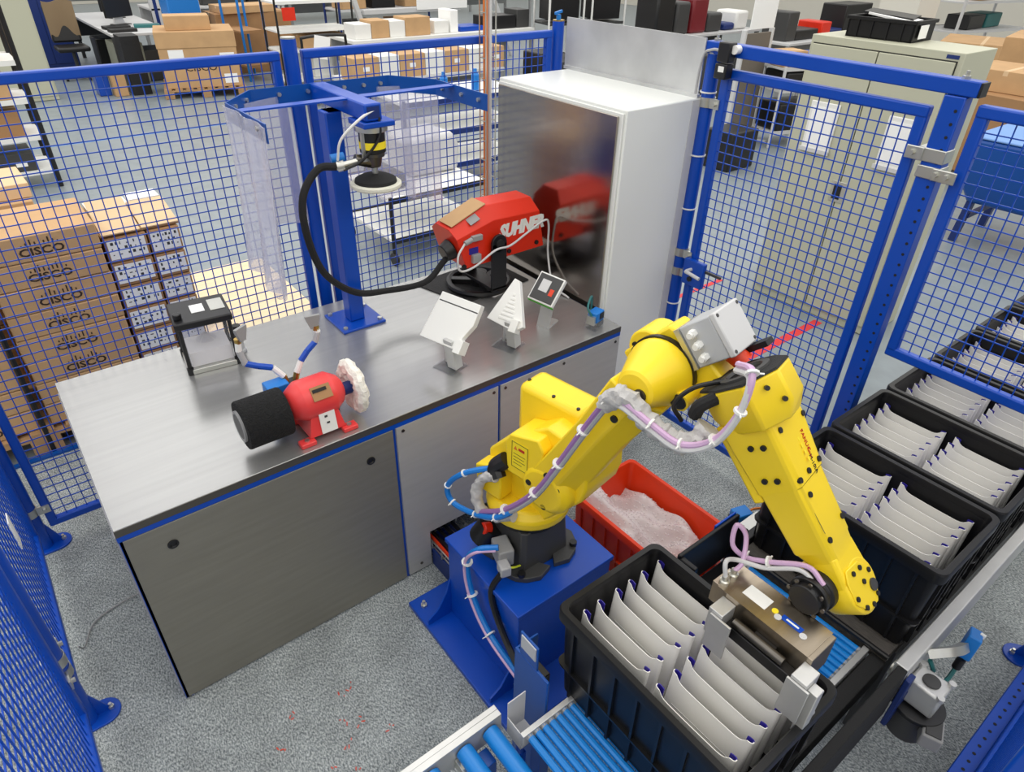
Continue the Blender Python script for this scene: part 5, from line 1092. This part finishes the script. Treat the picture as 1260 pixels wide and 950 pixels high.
# ================================================================== desk corner, upper left
def table(name, label, cat, x0, x1, y0, y1, h, top='light_grey', leg='grey', th=0.04):
    t = thing(name, label, cat, ((x0+x1)/2, (y0+y1)/2, 0))
    build(MB().box(x0, x1, y0, y1, h-th, h), 'tabletop', top, t, 0.004)
    for x in (x0+0.04, x1-0.04):
        for y in (y0+0.04, y1-0.04): build(MB().box(x-0.03, x+0.03, y-0.03, y+0.03, 0, h-th), 'leg', leg, t)
    build(MB().box(x0+0.05, x1-0.05, y1-0.06, y1-0.03, h-0.4, h-th), 'back_panel', leg, t)
    return t
table('work_desk', 'grey office desk in the upper left background', 'desk', 2.5, 3.5, 12.0, 15.6, 0.80, 'light_grey', 'dark_grey')
solo(MB().box(2.56, 3.0, 12.3, 13.0, -0.004, 0.62), 'desk_pedestal', 'locker_dark', 'grey drawer pedestal under the desk', 'drawer unit', bevel=0.01)
solo(MB().box(2.46, 2.74, 11.2, 11.6, -0.004, 0.86).box(2.52, 2.56, 11.195, 11.2, 0.75, 0.82).box(2.62, 2.66, 11.195, 11.2, 0.75, 0.82), 'paper_bin', 'black', 'tall black bin standing in front of the desk', 'bin', bevel=0.012)
solo(MB().box(2.0, 2.18, 11.4, 11.7, -0.004, 0.3), 'waste_bin', 'blue', 'small blue bin beside the desk carton', 'bin', bevel=0.015)
for k, (x, y) in enumerate(((2.95, 13.3), (3.1, 14.4))):
    t = thing('monitor', '%s black monitor with pale stand on the office desk' % ('nearer', 'farther')[k], 'monitor', (x, y, 0.80), 0.5, 'monitors on the desk'); RM[t.name] = Matrix.Identity(4)
    build(MB().box(-0.28, 0.28, -0.02, 0.03, 0.12, 0.48), 'screen', 'black', t, 0.01)
    build(MB().prism([(-0.12, 0), (0.12, 0), (0.03, 0.3), (-0.03, 0.3)], 'y', 0.03, 0.06), 'stand', 'light_grey', t)
    build(MB().box(-0.14, 0.14, -0.1, 0.12, 0, 0.015), 'foot', 'dark_grey', t, 0.004)
for k, (x, y, a) in enumerate(((2.75, 12.3, 0.1), (3.25, 12.75, -0.2), (2.75, 12.75, 0.1))):
    solo(MB().obox((x, y, 0.825), (0.42, 0.22, 0.05), rz(a)), 'keyboard', ('black', 'teal', 'black')[k], ('black keyboard at the front corner of the desk', 'dark green device on the desk', 'black keyboard farther back on the desk')[k], 'keyboard', bevel=0.01)
t = thing('office_chair', 'dark office chair with a beige coat over its backrest', 'chair', (2.05, 13.2, 0))
build(MB().box(1.8, 2.3, 12.95, 13.45, 0.45, 0.53), 'seat', 'black', t, 0.03)
build(MB().obox((2.05, 13.5, 0.85), (0.46, 0.07, 0.6), Matrix.Rotation(-0.15, 4, 'X')), 'backrest', 'black', t, 0.03)
build(MB().sheet(lambda u, v: (1.82+0.46*u, 13.40+0.06*v-0.02*math.sin(u*9), 1.2-0.6*v-0.02*math.sin(u*7)), 14, 8, 0.02, (0, 1, 0)), 'coat', 'coat_cloth', t)
build(MB().cyl((2.05, 13.2, 0.08), (2.05, 13.2, 0.45), 0.03, n=10), 'gas_spring', 'dark_grey', t)
for k in range(5):
    a = k*1.2566; build(MB().bar((2.05, 13.2, 0.1), (2.05+0.3*math.cos(a), 13.2+0.3*math.sin(a), 0.07), 0.05, 0.03).cyl((2.05+0.3*math.cos(a)-0.02, 13.2+0.3*math.sin(a), 0.035), (2.05+0.3*math.cos(a)+0.02, 13.2+0.3*math.sin(a), 0.035), 0.035, n=10), 'base_leg', 'black', t)
def cupboard(name, label, x0, x1, y0, y1, h, mm, seam=True):
    t = thing(name, label, 'cupboard', ((x0+x1)/2, (y0+y1)/2, 0))
    build(MB().box(x0, x1, y0, y1, 0, h), 'body', mm, t, 0.008)
    for a, b in ((x0+0.02, (x0+x1)/2-0.004), ((x0+x1)/2+0.004, x1-0.02)): build(MB().box(a, b, y0-0.012, y0, 0.06, h-0.05), 'door', mm, t, 0.004)
    return t
cupboard('steel_cupboard', 'tall grey green steel cupboard in the upper left corner', 0.62, 1.44, 11.5, 11.95, 1.95, 'locker')
cupboard('dark_cupboard', 'dark navy cupboard behind the grey green one', 1.5, 2.3, 14.6, 15.1, 1.95, 'blue_dark')
# frame bench behind the large carton
t = table('frame_bench', 'assembly bench with white uprights behind the large carton', 'workbench', 3.7, 6.4, 14.2, 15.2, 0.95, 'light_grey', 'light_grey')
for x in (3.8, 4.55, 6.2):
    u = build(MB().box(x-0.09, x+0.09, 14.2, 14.3, 0, 2.6), 'upright', 'light_grey', t, 0.01)
    build(MB().box(x-0.03, x+0.03, 14.195, 14.2, 0, 2.6), 'upright_slot', 'blue_dark', u)
for k, (x, w, h) in enumerate(((4.2, 0.5, 0.3), (5.2, 0.9, 0.25), (5.9, 0.4, 0.35))):
    solo(MB().box(x-w/2, x+w/2, 14.4, 14.9, 0.951, 0.951+h), 'storage_box', ('black', 'dark_grey', 'black')[k], ('black box at the left of the assembly bench', 'wide dark box in the middle of the assembly bench', 'black box at the right of the assembly bench')[k], 'box', bevel=0.02)

# ================================================================== carton conveyor in the middle background
t = table('packing_table', 'long packing table carrying the row of cartons behind the mesh', 'table', 4.7, 7.4, 7.75, 8.5, 0.50, 'light_grey', 'grey', 0.06)
xx = 4.72
for k, (w, mm) in enumerate(((0.42, 'cardboard'), (0.34, 'white'), (0.44, 'cardboard'), (0.36, 'white'), (0.44, 'cardboard'), (0.40, 'white'), (0.30, 'cardboard'))):
    carton('%s %s box of the row on the packing table' % (('leftmost brown', 'first white', 'second brown', 'second white', 'third brown', 'third white', 'rightmost brown')[k], 'carton' if mm != 'white' else 'card'), xx+w/2, 8.0, 0.501, w-0.01, 0.42, 0.31, 0.0, mm, tape=False, tags=() if mm == 'white' else ((0, 0.16, 0.10, 0.06),), group='row of boxes on the packing table'); xx += w
t = table('packing_table', 'second packing table farther back with mixed boxes and trays', 'table', 5.5, 9.3, 9.3, 10.2, 0.82, 'white', 'grey', 0.05)
xx = 5.6
for k, (w, h, mm) in enumerate(((0.3, 0.22, 'white'), (0.34, 0.26, 'cardboard'), (0.3, 0.24, 'white'), (0.5, 0.28, 'cardboard'))):
    carton('%s box at the left of the second packing table' % ('first white', 'first brown', 'second white', 'second brown')[k], xx+w/2, 9.6, 0.821, w-0.01, 0.4, h, 0.0, mm, tape=False, group='boxes on the second packing table'); xx += w
for k, (x, w, h, mm, lab) in enumerate(((7.3, 0.3, 0.2, 'white', 'white tray beside the blue edged tray on the second packing table'), (7.57, 0.16, 0.35, 'paper', 'upright white card on the second packing table'), (7.95, 0.5, 0.08, 'blue', 'blue edged tray on the second packing table'), (8.6, 0.7, 0.22, 'black', 'long black tray on the second packing table'), (9.13, 0.3, 0.3, 'dark_grey', 'dark box at the right end of the second packing table'))):
    solo(MB().box(x-w/2, x+w/2, 9.45, 9.85, 0.821, 0.821+h), 'parts_tray', mm, lab, 'tray', bevel=0.01)
t = thing('hand_cart', 'black tube hand cart with paper sheet behind the fence rail', 'hand cart', (5.0, 9.1, 0))
build(MB().tube([(4.55, 9.1, 0.15), (4.55, 9.1, 0.85), (4.62, 9.1, 0.95), (5.2, 9.1, 0.95), (5.28, 9.1, 0.85), (5.28, 9.1, 0.15)], 0.022, 8), 'handle_tube', 'black', t)
build(MB().box(4.5, 5.35, 8.9, 9.25, 0.12, 0.17), 'platform', 'dark_grey', t, 0.01)
build(MB().obox((4.85, 9.06, 0.80), (0.26, 0.006, 0.32), Matrix.Rotation(0.2, 4, 'Y')), 'paper_sheet', 'paper', t)
for x in (4.6, 5.25): build(MB().cyl((x, 9.07, 0.06), (x+0.04, 9.07, 0.06), 0.06, n=14), 'wheel', 'black', t)
t = thing('machine_frame', 'large pale grey slanted tube frame with a white notice', 'machine frame', (8.5, 11.4, 0))
for a, b in (((7.0, 11.4, 0), (6.2, 11.4, 2.6)), ((9.2, 11.4, 0), (8.1, 11.4, 2.6)), ((6.8, 11.4, 1.0), (9.0, 11.4, 1.0)), ((6.4, 11.4, 1.75), (8.6, 11.4, 1.75)), ((10.4, 11.4, 0), (9.2, 11.4, 2.6))):
    build(MB().bar(a, b, 0.09), 'tube', 'light_grey', t, 0.01)
nt_ = build(MB().box(7.95, 9.15, 11.33, 11.345, 1.0, 1.75), 'notice', 'paper', t)
build(MB().box(8.15, 8.9, 11.325, 11.33, 1.45, 1.5).box(8.15, 8.6, 11.325, 11.33, 1.28, 1.33), 'notice_print', 'ink_black', nt_)
table('tray_table', 'long pale table with trays in the far middle background', 'table', 6.6, 13.5, 14.5, 15.7, 1.0, 'white', 'grey')
for k in range(9):
    x = 7.0+k*0.7; mm = ('black', 'cardboard', 'dark_grey', 'black', 'blue', 'cardboard', 'black', 'dark_grey', 'cardboard')[k]
    solo(MB().box(x-0.3, x+0.3, 14.6, 15.2, 1.001, 1.001+0.2+0.05*(k % 3)), 'stacking_bin', mm, '%s stacking bin from the left on the far tray table' % ('first', 'second', 'third', 'fourth', 'fifth', 'sixth', 'seventh', 'eighth', 'ninth')[k], 'bin', 'bins on the far tray table', bevel=0.015)
table('tray_table', 'farthest pale table near the back wall', 'table', 3.0, 15.0, 19.5, 20.7, 1.0, 'white', 'grey')
for k in range(8):
    x = 3.6+k*1.4; solo(MB().box(x-0.5, x+0.4, 19.7, 20.3, 1.001, 1.5-0.06*(k % 4)), 'storage_box', ('blue', 'black', 'cardboard', 'dark_grey', 'white', 'cardboard', 'black', 'blue')[k], '%s box from the left on the farthest table' % ('first', 'second', 'third', 'fourth', 'fifth', 'sixth', 'seventh', 'eighth')[k], 'box', 'boxes on the farthest table', bevel=0.02)
for k, (x, y) in enumerate(((9.55, 8.75), (10.45, 8.55))):
    t = shelf_rack('black_cabinet', '%s black server sized cabinet behind the upright metal plate' % ('left', 'right')[k], 'cabinet', x+0.3, y+0.5, 0.75, 0.6, 1.9, (0.3, 0.9, 1.5), -0.2, 'white', 'dark_grey', 0.02)
    build(MB().box(-0.3, 0.3, -0.25, 0.25, 0.95, 1.45), 'black_unit', 'black', t, 0.01)

# ================================================================== right background
t = table('test_bench', 'long grey test bench with instruments in the upper right background', 'workbench', 9.6, 12.6, 6.6, 7.5, 0.90, 'light_grey', 'dark_grey')
for k, (x, w, h, mm, lab) in enumerate(((10.05, 0.45, 0.62, 'black', 'tall black unit at the left of the test bench'), (10.5, 0.35, 0.5, 'dark_grey', 'grey unit beside the dark red machine'), (10.95, 0.42, 0.55, 'wine', 'dark red machine on the test bench'), (11.4, 0.4, 0.3, 'dark_grey', 'low dark grey machine right of the red one'), (12.2, 0.35, 0.3, 'white', 'white box at the right end of the test bench'), (11.85, 0.3, 0.12, 'blue_dark', 'low blue tray on the test bench'))):
    o = solo(MB().box(x-w/2, x+w/2, 6.75, 7.25, 0.901, 0.901+h), 'instrument', mm, lab, 'instrument', bevel=0.04)
t = thing('screen_wall', 'grey ribbed partition screen with pale frame beyond the gate', 'partition', (8.45, 3.85, 0))
build(MB().box(8.17, 8.72, 3.80, 3.84, 0.12, 1.35), 'panel', 'screen_panel', t)
for x in (8.15, 8.72): build(MB().box(x-0.025, x+0.025, 3.79, 3.85, 0.05, 1.4), 'frame_post', 'light_grey', t, 0.01)
for x in (8.15, 8.72): build(MB().bar((x, 3.55, 0.03), (x, 4.1, 0.03), 0.06, 0.03), 'foot', 'light_grey', t, 0.01)
build(MB().box(8.2, 8.7, 3.786, 3.795, 1.4, 1.85), 'chart', 'paper', t)
t = shelf_rack('equipment_cart', 'pale framed equipment cart full of black devices beyond the gate', 'cart', 9.0, 3.55, 0.75, 0.55, 1.0, (0.2, 0.72, 0.98), -0.3, 'light_grey', 'light_grey', 0.02)
for k, (z, h) in enumerate(((0.205, 0.34), (0.725, 0.2))):
    solo(MB().obox((9.0, 3.5, z+h/2), (0.66, 0.46, h), rz(-0.3)), 'black_device', 'black', ('large black device on the lower shelf of the equipment cart', 'flat black device on the upper shelf of the equipment cart')[k], 'device', bevel=0.02)
carton('small carton on top of the equipment cart', 8.80, 3.55, 0.985, 0.35, 0.3, 0.18, -0.3)
solo(MB().obox((9.22, 3.43, 1.06), (0.33, 0.3, 0.14), rz(-0.3)), 'parts_tray', 'blue', 'blue tray on top of the equipment cart', 'tray', bevel=0.015)
table('test_bench', 'second bench behind the beige cupboard with black file racks', 'workbench', 11.6, 15.2, 5.3, 6.2, 0.85, 'light_grey', 'grey')
for k, (x, w, h, mm, lab) in enumerate(((11.9, 0.3, 0.45, 'dark_grey', 'grey upright unit on the second bench'), (12.4, 0.7, 0.16, 'black', 'flat black case on the second bench'), (13.0, 0.3, 0.25, 'red', 'red and white parcel on the second bench'), (13.35, 0.4, 0.12, 'blue_dark', 'dark blue tray on the second bench'), (14.0, 0.9, 0.5, 'black', 'wide black file rack on the second bench'))):
    solo(MB().box(x-w/2, x+w/2, 5.5, 6.0, 0.851, 0.851+h), 'bench_item', mm, lab, 'box', bevel=0.02)
# beige steel cupboard
t = thing('steel_cupboard', 'large beige two door steel cupboard beyond the gate', 'cupboard', (4.92, 0.4, 0))
LX, LY0, LY1, LH = 4.70, -0.085, 0.885, 1.855
build(MB().box(LX, 5.13, LY0, LY1, 0, LH), 'body', 'locker', t, 0.004)
ym = 0.41
build(MB().box(LX-0.002, LX, LY0+0.03, LY1-0.02, 0.06, LH-0.045), 'door_gap', 'seam', t)
for a, b, lab in ((LY0+0.036, ym-0.004, 'right'), (ym+0.004, LY1-0.026, 'left')):
    d_ = build(MB().box(LX-0.018, LX-0.002, a, b, 0.066, LH-0.052), 'door', 'locker', t, 0.003)
    yc = (a+b)/2+(0.02 if lab == 'left' else -0.06)
    pk = build(MB().box(LX-0.03, LX-0.018, yc-0.11, yc+0.10, 1.16, 1.47), 'document_holder', 'white', d_, 0.006)
    build(MB().box(LX-0.032, LX-0.03, yc-0.085, yc+0.08, 1.19, 1.44), 'document', 'paper', pk)
    build(MB().box(LX-0.045, LX-0.03, yc-0.115, yc+0.105, 1.145, 1.17), 'holder_lip', 'light_grey', pk)
hd = build(MB().box(LX-0.024, LX-0.018, ym-0.06, ym+0.05, 0.86, 1.0), 'handle_recess', 'zinc', t, 0.002)
build(MB().box(LX-0.027, LX-0.024, ym-0.025, ym+0.03, 0.88, 0.98), 'handle', 'black', hd)
build(MB().box(LX-0.004, LX, LY0+0.03, LY0+0.10, LH-0.035, LH-0.015), 'maker_badge', 'blue_dark', t)
t = thing('stacking_crate', 'black stacking crate with papers on top of the beige cupboard', 'crate', (4.97, 0.52, LH), 0.06); RM[t.name] = Matrix.Identity(4)
W_, L_, H_ = 0.30, 0.42, 0.12
build(MB().box(-W_/2, W_/2, -L_/2, L_/2, 0, 0.01), 'bottom', 'black_tote', t)
for b in ((-W_/2, -W_/2+0.012, -L_/2, L_/2), (W_/2-0.012, W_/2, -L_/2, L_/2), (-W_/2, W_/2, -L_/2, -L_/2+0.012), (-W_/2, W_/2, L_/2-0.012, L_/2)): build(MB().box(*b, 0.0, H_), 'side', 'black_tote', t)
for b in ((-W_/2-0.012, -W_/2+0.016, -L_/2-0.012, L_/2+0.012), (W_/2-0.016, W_/2+0.012, -L_/2-0.012, L_/2+0.012), (-W_/2, W_/2, -L_/2-0.012, -L_/2+0.016), (-W_/2, W_/2, L_/2-0.016, L_/2+0.012)): build(MB().box(*b, H_-0.02, H_), 'rim', 'black_tote', t, 0.002)
for y in (-0.14, -0.05, 0.05, 0.14): build(MB().box(-W_/2-0.008, -W_/2, y-0.004, y+0.004, 0.0, H_-0.02), 'rib', 'black_tote', t)
build(MB().obox((0.0, -0.02, H_+0.0), (0.2, 0.28, 0.012), Matrix.Rotation(0.12, 4, 'X')), 'papers', 'paper', t)
build(MB().obox((0.05, 0.03, H_+0.01), (0.24, 0.3, 0.012), Matrix.Rotation(0.08, 4, 'X') @ rz(0.2)), 'black_folder', 'black', t)
build(MB().box(-0.10, 0.02, -L_/2-0.0145, -L_/2-0.012, 0.02, 0.095), 'side_label', 'paper', t)
structure(MB().box(9.0, 9.5, 2.2, 2.65, 0, 6), 'trim_2', 'pale_wall')
# cartons and cart at the right edge
for k, (x, y, w, d, h, z, mm, lab) in enumerate(((9.6, 1.25, 0.9, 1.0, 0.85, 0.12, 'cardboard_dark', 'large brown carton on a wheeled board right of the cupboard'), (9.75, 1.2, 0.8, 0.85, 0.22, 0.972, 'cardboard', 'flat brown carton on the large wheeled carton'), (11.4, 1.5, 1.2, 1.4, 0.9, -0.003, 'cardboard', 'brown carton farther back at the right edge'), (11.3, 1.3, 1.1, 1.2, 0.5, 0.898, 'cardboard', 'wide tan carton stacked on the farther carton'), (14.0, 3.2, 1.3, 1.2, 1.0, -0.003, 'cardboard', 'tan carton in the far right background'))):
    carton(lab, x, y, z, w, d, h, 0.1*k-0.1, mm, tape=(k != 0))
t = thing('wheeled_board', 'wheeled board under the large brown carton', 'dolly', (9.6, 1.25, 0), -0.1); RM[t.name] = Matrix.Identity(4)
build(MB().box(-0.48, 0.48, -0.52, 0.52, 0.085, 0.118), 'board', 'dark_grey', t, 0.006)
for sx in (-1, 1):
    for sy in (-1, 1): build(MB().cyl((sx*0.4-0.02, sy*0.45, 0.042), (sx*0.4+0.02, sy*0.45, 0.042), 0.042, n=14), 'caster', 'black', t)
t = thing('tipping_bin', 'deep blue bin on legs at the right edge', 'bin', (7.5, 0.1, 0))
build(MB().loft([[V((x, y, z)) for x, y in ((7.05+k, 0.5-k), (7.05+k, -0.7+k), (7.95-k, -0.7+k), (7.95-k, 0.5-k))] for z, k in ((0.38, 0.1), (0.60, 0.0), (0.95, -0.02))]), 'hopper', 'blue_mid', t, 0.03)
build(MB().box(7.03, 7.97, -0.72, 0.52, 0.95, 0.97), 'rim', 'tape_blue', t, 0.01)
for x in (7.2, 7.85):
    for y in (0.36, -0.58): build(MB().bar((x, y, 0.5), (x, y+0.04, 0.0), 0.06), 'leg', 'blue_dark', t)
build(MB().bar((7.2, 0.36, 0.25), (7.85, 0.36, 0.25), 0.04), 'brace', 'blue_dark', t)
build(MB().tube([(7.3, 0.1, 0.97), (7.3, 0.1, 1.03), (7.45, 0.0, 1.05), (7.6, -0.1, 1.03), (7.6, -0.1, 0.97)], 0.02, 8), 'grip', 'white', t)
shelf_rack('storage_rack', 'far storage rack with trays in the upper right corner', 'shelf', 17.0, 4.6, 2.4, 0.9, 2.0, (0.3, 0.9, 1.4), -0.2, 'light_grey', 'light_grey', 0.03)
for k, (x, z) in enumerate(((16.55, 0.905), (17.35, 0.905), (16.7, 1.405), (17.5, 0.305))):
    solo(MB().box(x-0.35, x+0.35, 4.4, 4.85, z, z+0.25), 'stacking_bin', ('black', 'teal', 'cardboard', 'black')[k], ('black bin on the middle shelf of the far rack', 'green bin on the middle shelf of the far rack', 'brown bin on the top shelf of the far rack', 'black bin on the lowest shelf of the far rack')[k], 'bin', bevel=0.02)
# scraps on the carpet
SCRAPS = ((0.47, -0.33), (0.50, -0.31), (0.43, -0.43), (0.47, -0.46), (0.40, -0.52), (0.33, -0.56), (0.40, -0.62), (0.20, -0.40), (0.25, -0.66), (0.55, -0.55), (0.28, -0.30))
sm = MB(); rn = random.Random(21)
for x, y in SCRAPS:
    for j in range(3): sm.obox((x+rn.uniform(-0.02, 0.02), y+rn.uniform(-0.02, 0.02), 0.0015), (rn.uniform(0.004, 0.014), 0.003, 0.002), rz(rn.uniform(0, 3)))
o = solo(sm, 'tape_scraps', 'orange_red', 'tiny red scraps scattered on the carpet in front of the bench', 'scraps'); o['kind'] = 'stuff'
# ------------------------------------------------------------------ more of the busy hall behind
solo(MB().box(3.36, 3.37, 0.215, 0.28, -0.004, -0.002), 'floor_tape', 'tape_red', 'short end of the red tape line at the carpet edge', 'tape') if False else None
for k, (x, y, w, d, h, mm, lab) in enumerate((
    (2.75, 14.0, 0.45, 0.5, 0.55, 'black', 'black block added to darken the space under the desk'),  # added block, its black stands in for the shade beneath the desktop
    (3.2, 12.6, 0.4, 0.6, 0.5, 'dark_grey', 'dark grey block added to darken the space under the desk front'),  # second added block, deepens the shade below the front of the desk
    (1.0, 15.6, 0.8, 0.6, 0.9, 'dark_grey', 'dark grey machine behind the grey green cupboard'),
    (7.9, 7.4, 0.45, 0.45, 0.75, 'black', 'black waste bin right of the packing table'),
    (8.6, 7.9, 0.6, 0.5, 0.5, 'dark_grey', 'dark grey crate on the floor near the black cabinets'),
    (10.6, 6.0, 0.7, 0.5, 0.7, 'dark_grey', 'dark grey machine base in front of the test bench'),
    (7.4, 3.2, 0.5, 0.4, 0.45, 'black', 'black case on the floor left of the partition screen'),
    (12.0, 4.5, 0.8, 0.6, 0.7, 'dark_grey', 'dark grey crate in front of the second bench'))):
    solo(MB().box(x-w/2, x+w/2, y-d/2, y+d/2, -0.004, h), 'dark_filler', mm, lab, 'case', bevel=0.02)
shelf_rack('storage_rack', 'dark shelf rack with cartons at the top centre of the picture', 'shelf', 8.3, 13.2, 2.6, 0.7, 2.0, (0.3, 0.9, 1.5), 0.0, 'blue_dark', 'light_grey', 0.025)
for k, (x, z, mm) in enumerate(((7.4, 0.905, 'cardboard'), (8.1, 0.905, 'black'), (8.9, 0.905, 'cardboard'), (7.6, 0.305, 'dark_grey'), (8.6, 0.305, 'cardboard_dark'), (7.8, 1.505, 'black'), (8.9, 1.505, 'cardboard'))):
    carton('%s on the %s shelf of the dark rack, %s' % ({'cardboard': 'brown carton', 'black': 'black box', 'dark_grey': 'grey box', 'cardboard_dark': 'dark brown carton'}[mm], {0.905: 'middle', 0.305: 'lowest', 1.505: 'top'}[z], ('left end', 'centre', 'right end', 'left side', 'right side', 'left side', 'right side')[k]), x, 13.2, z, 0.55, 0.5, 0.38, 0.0, mm, tape=(mm == 'cardboard'), name='carton' if 'card' in mm else 'storage_box')
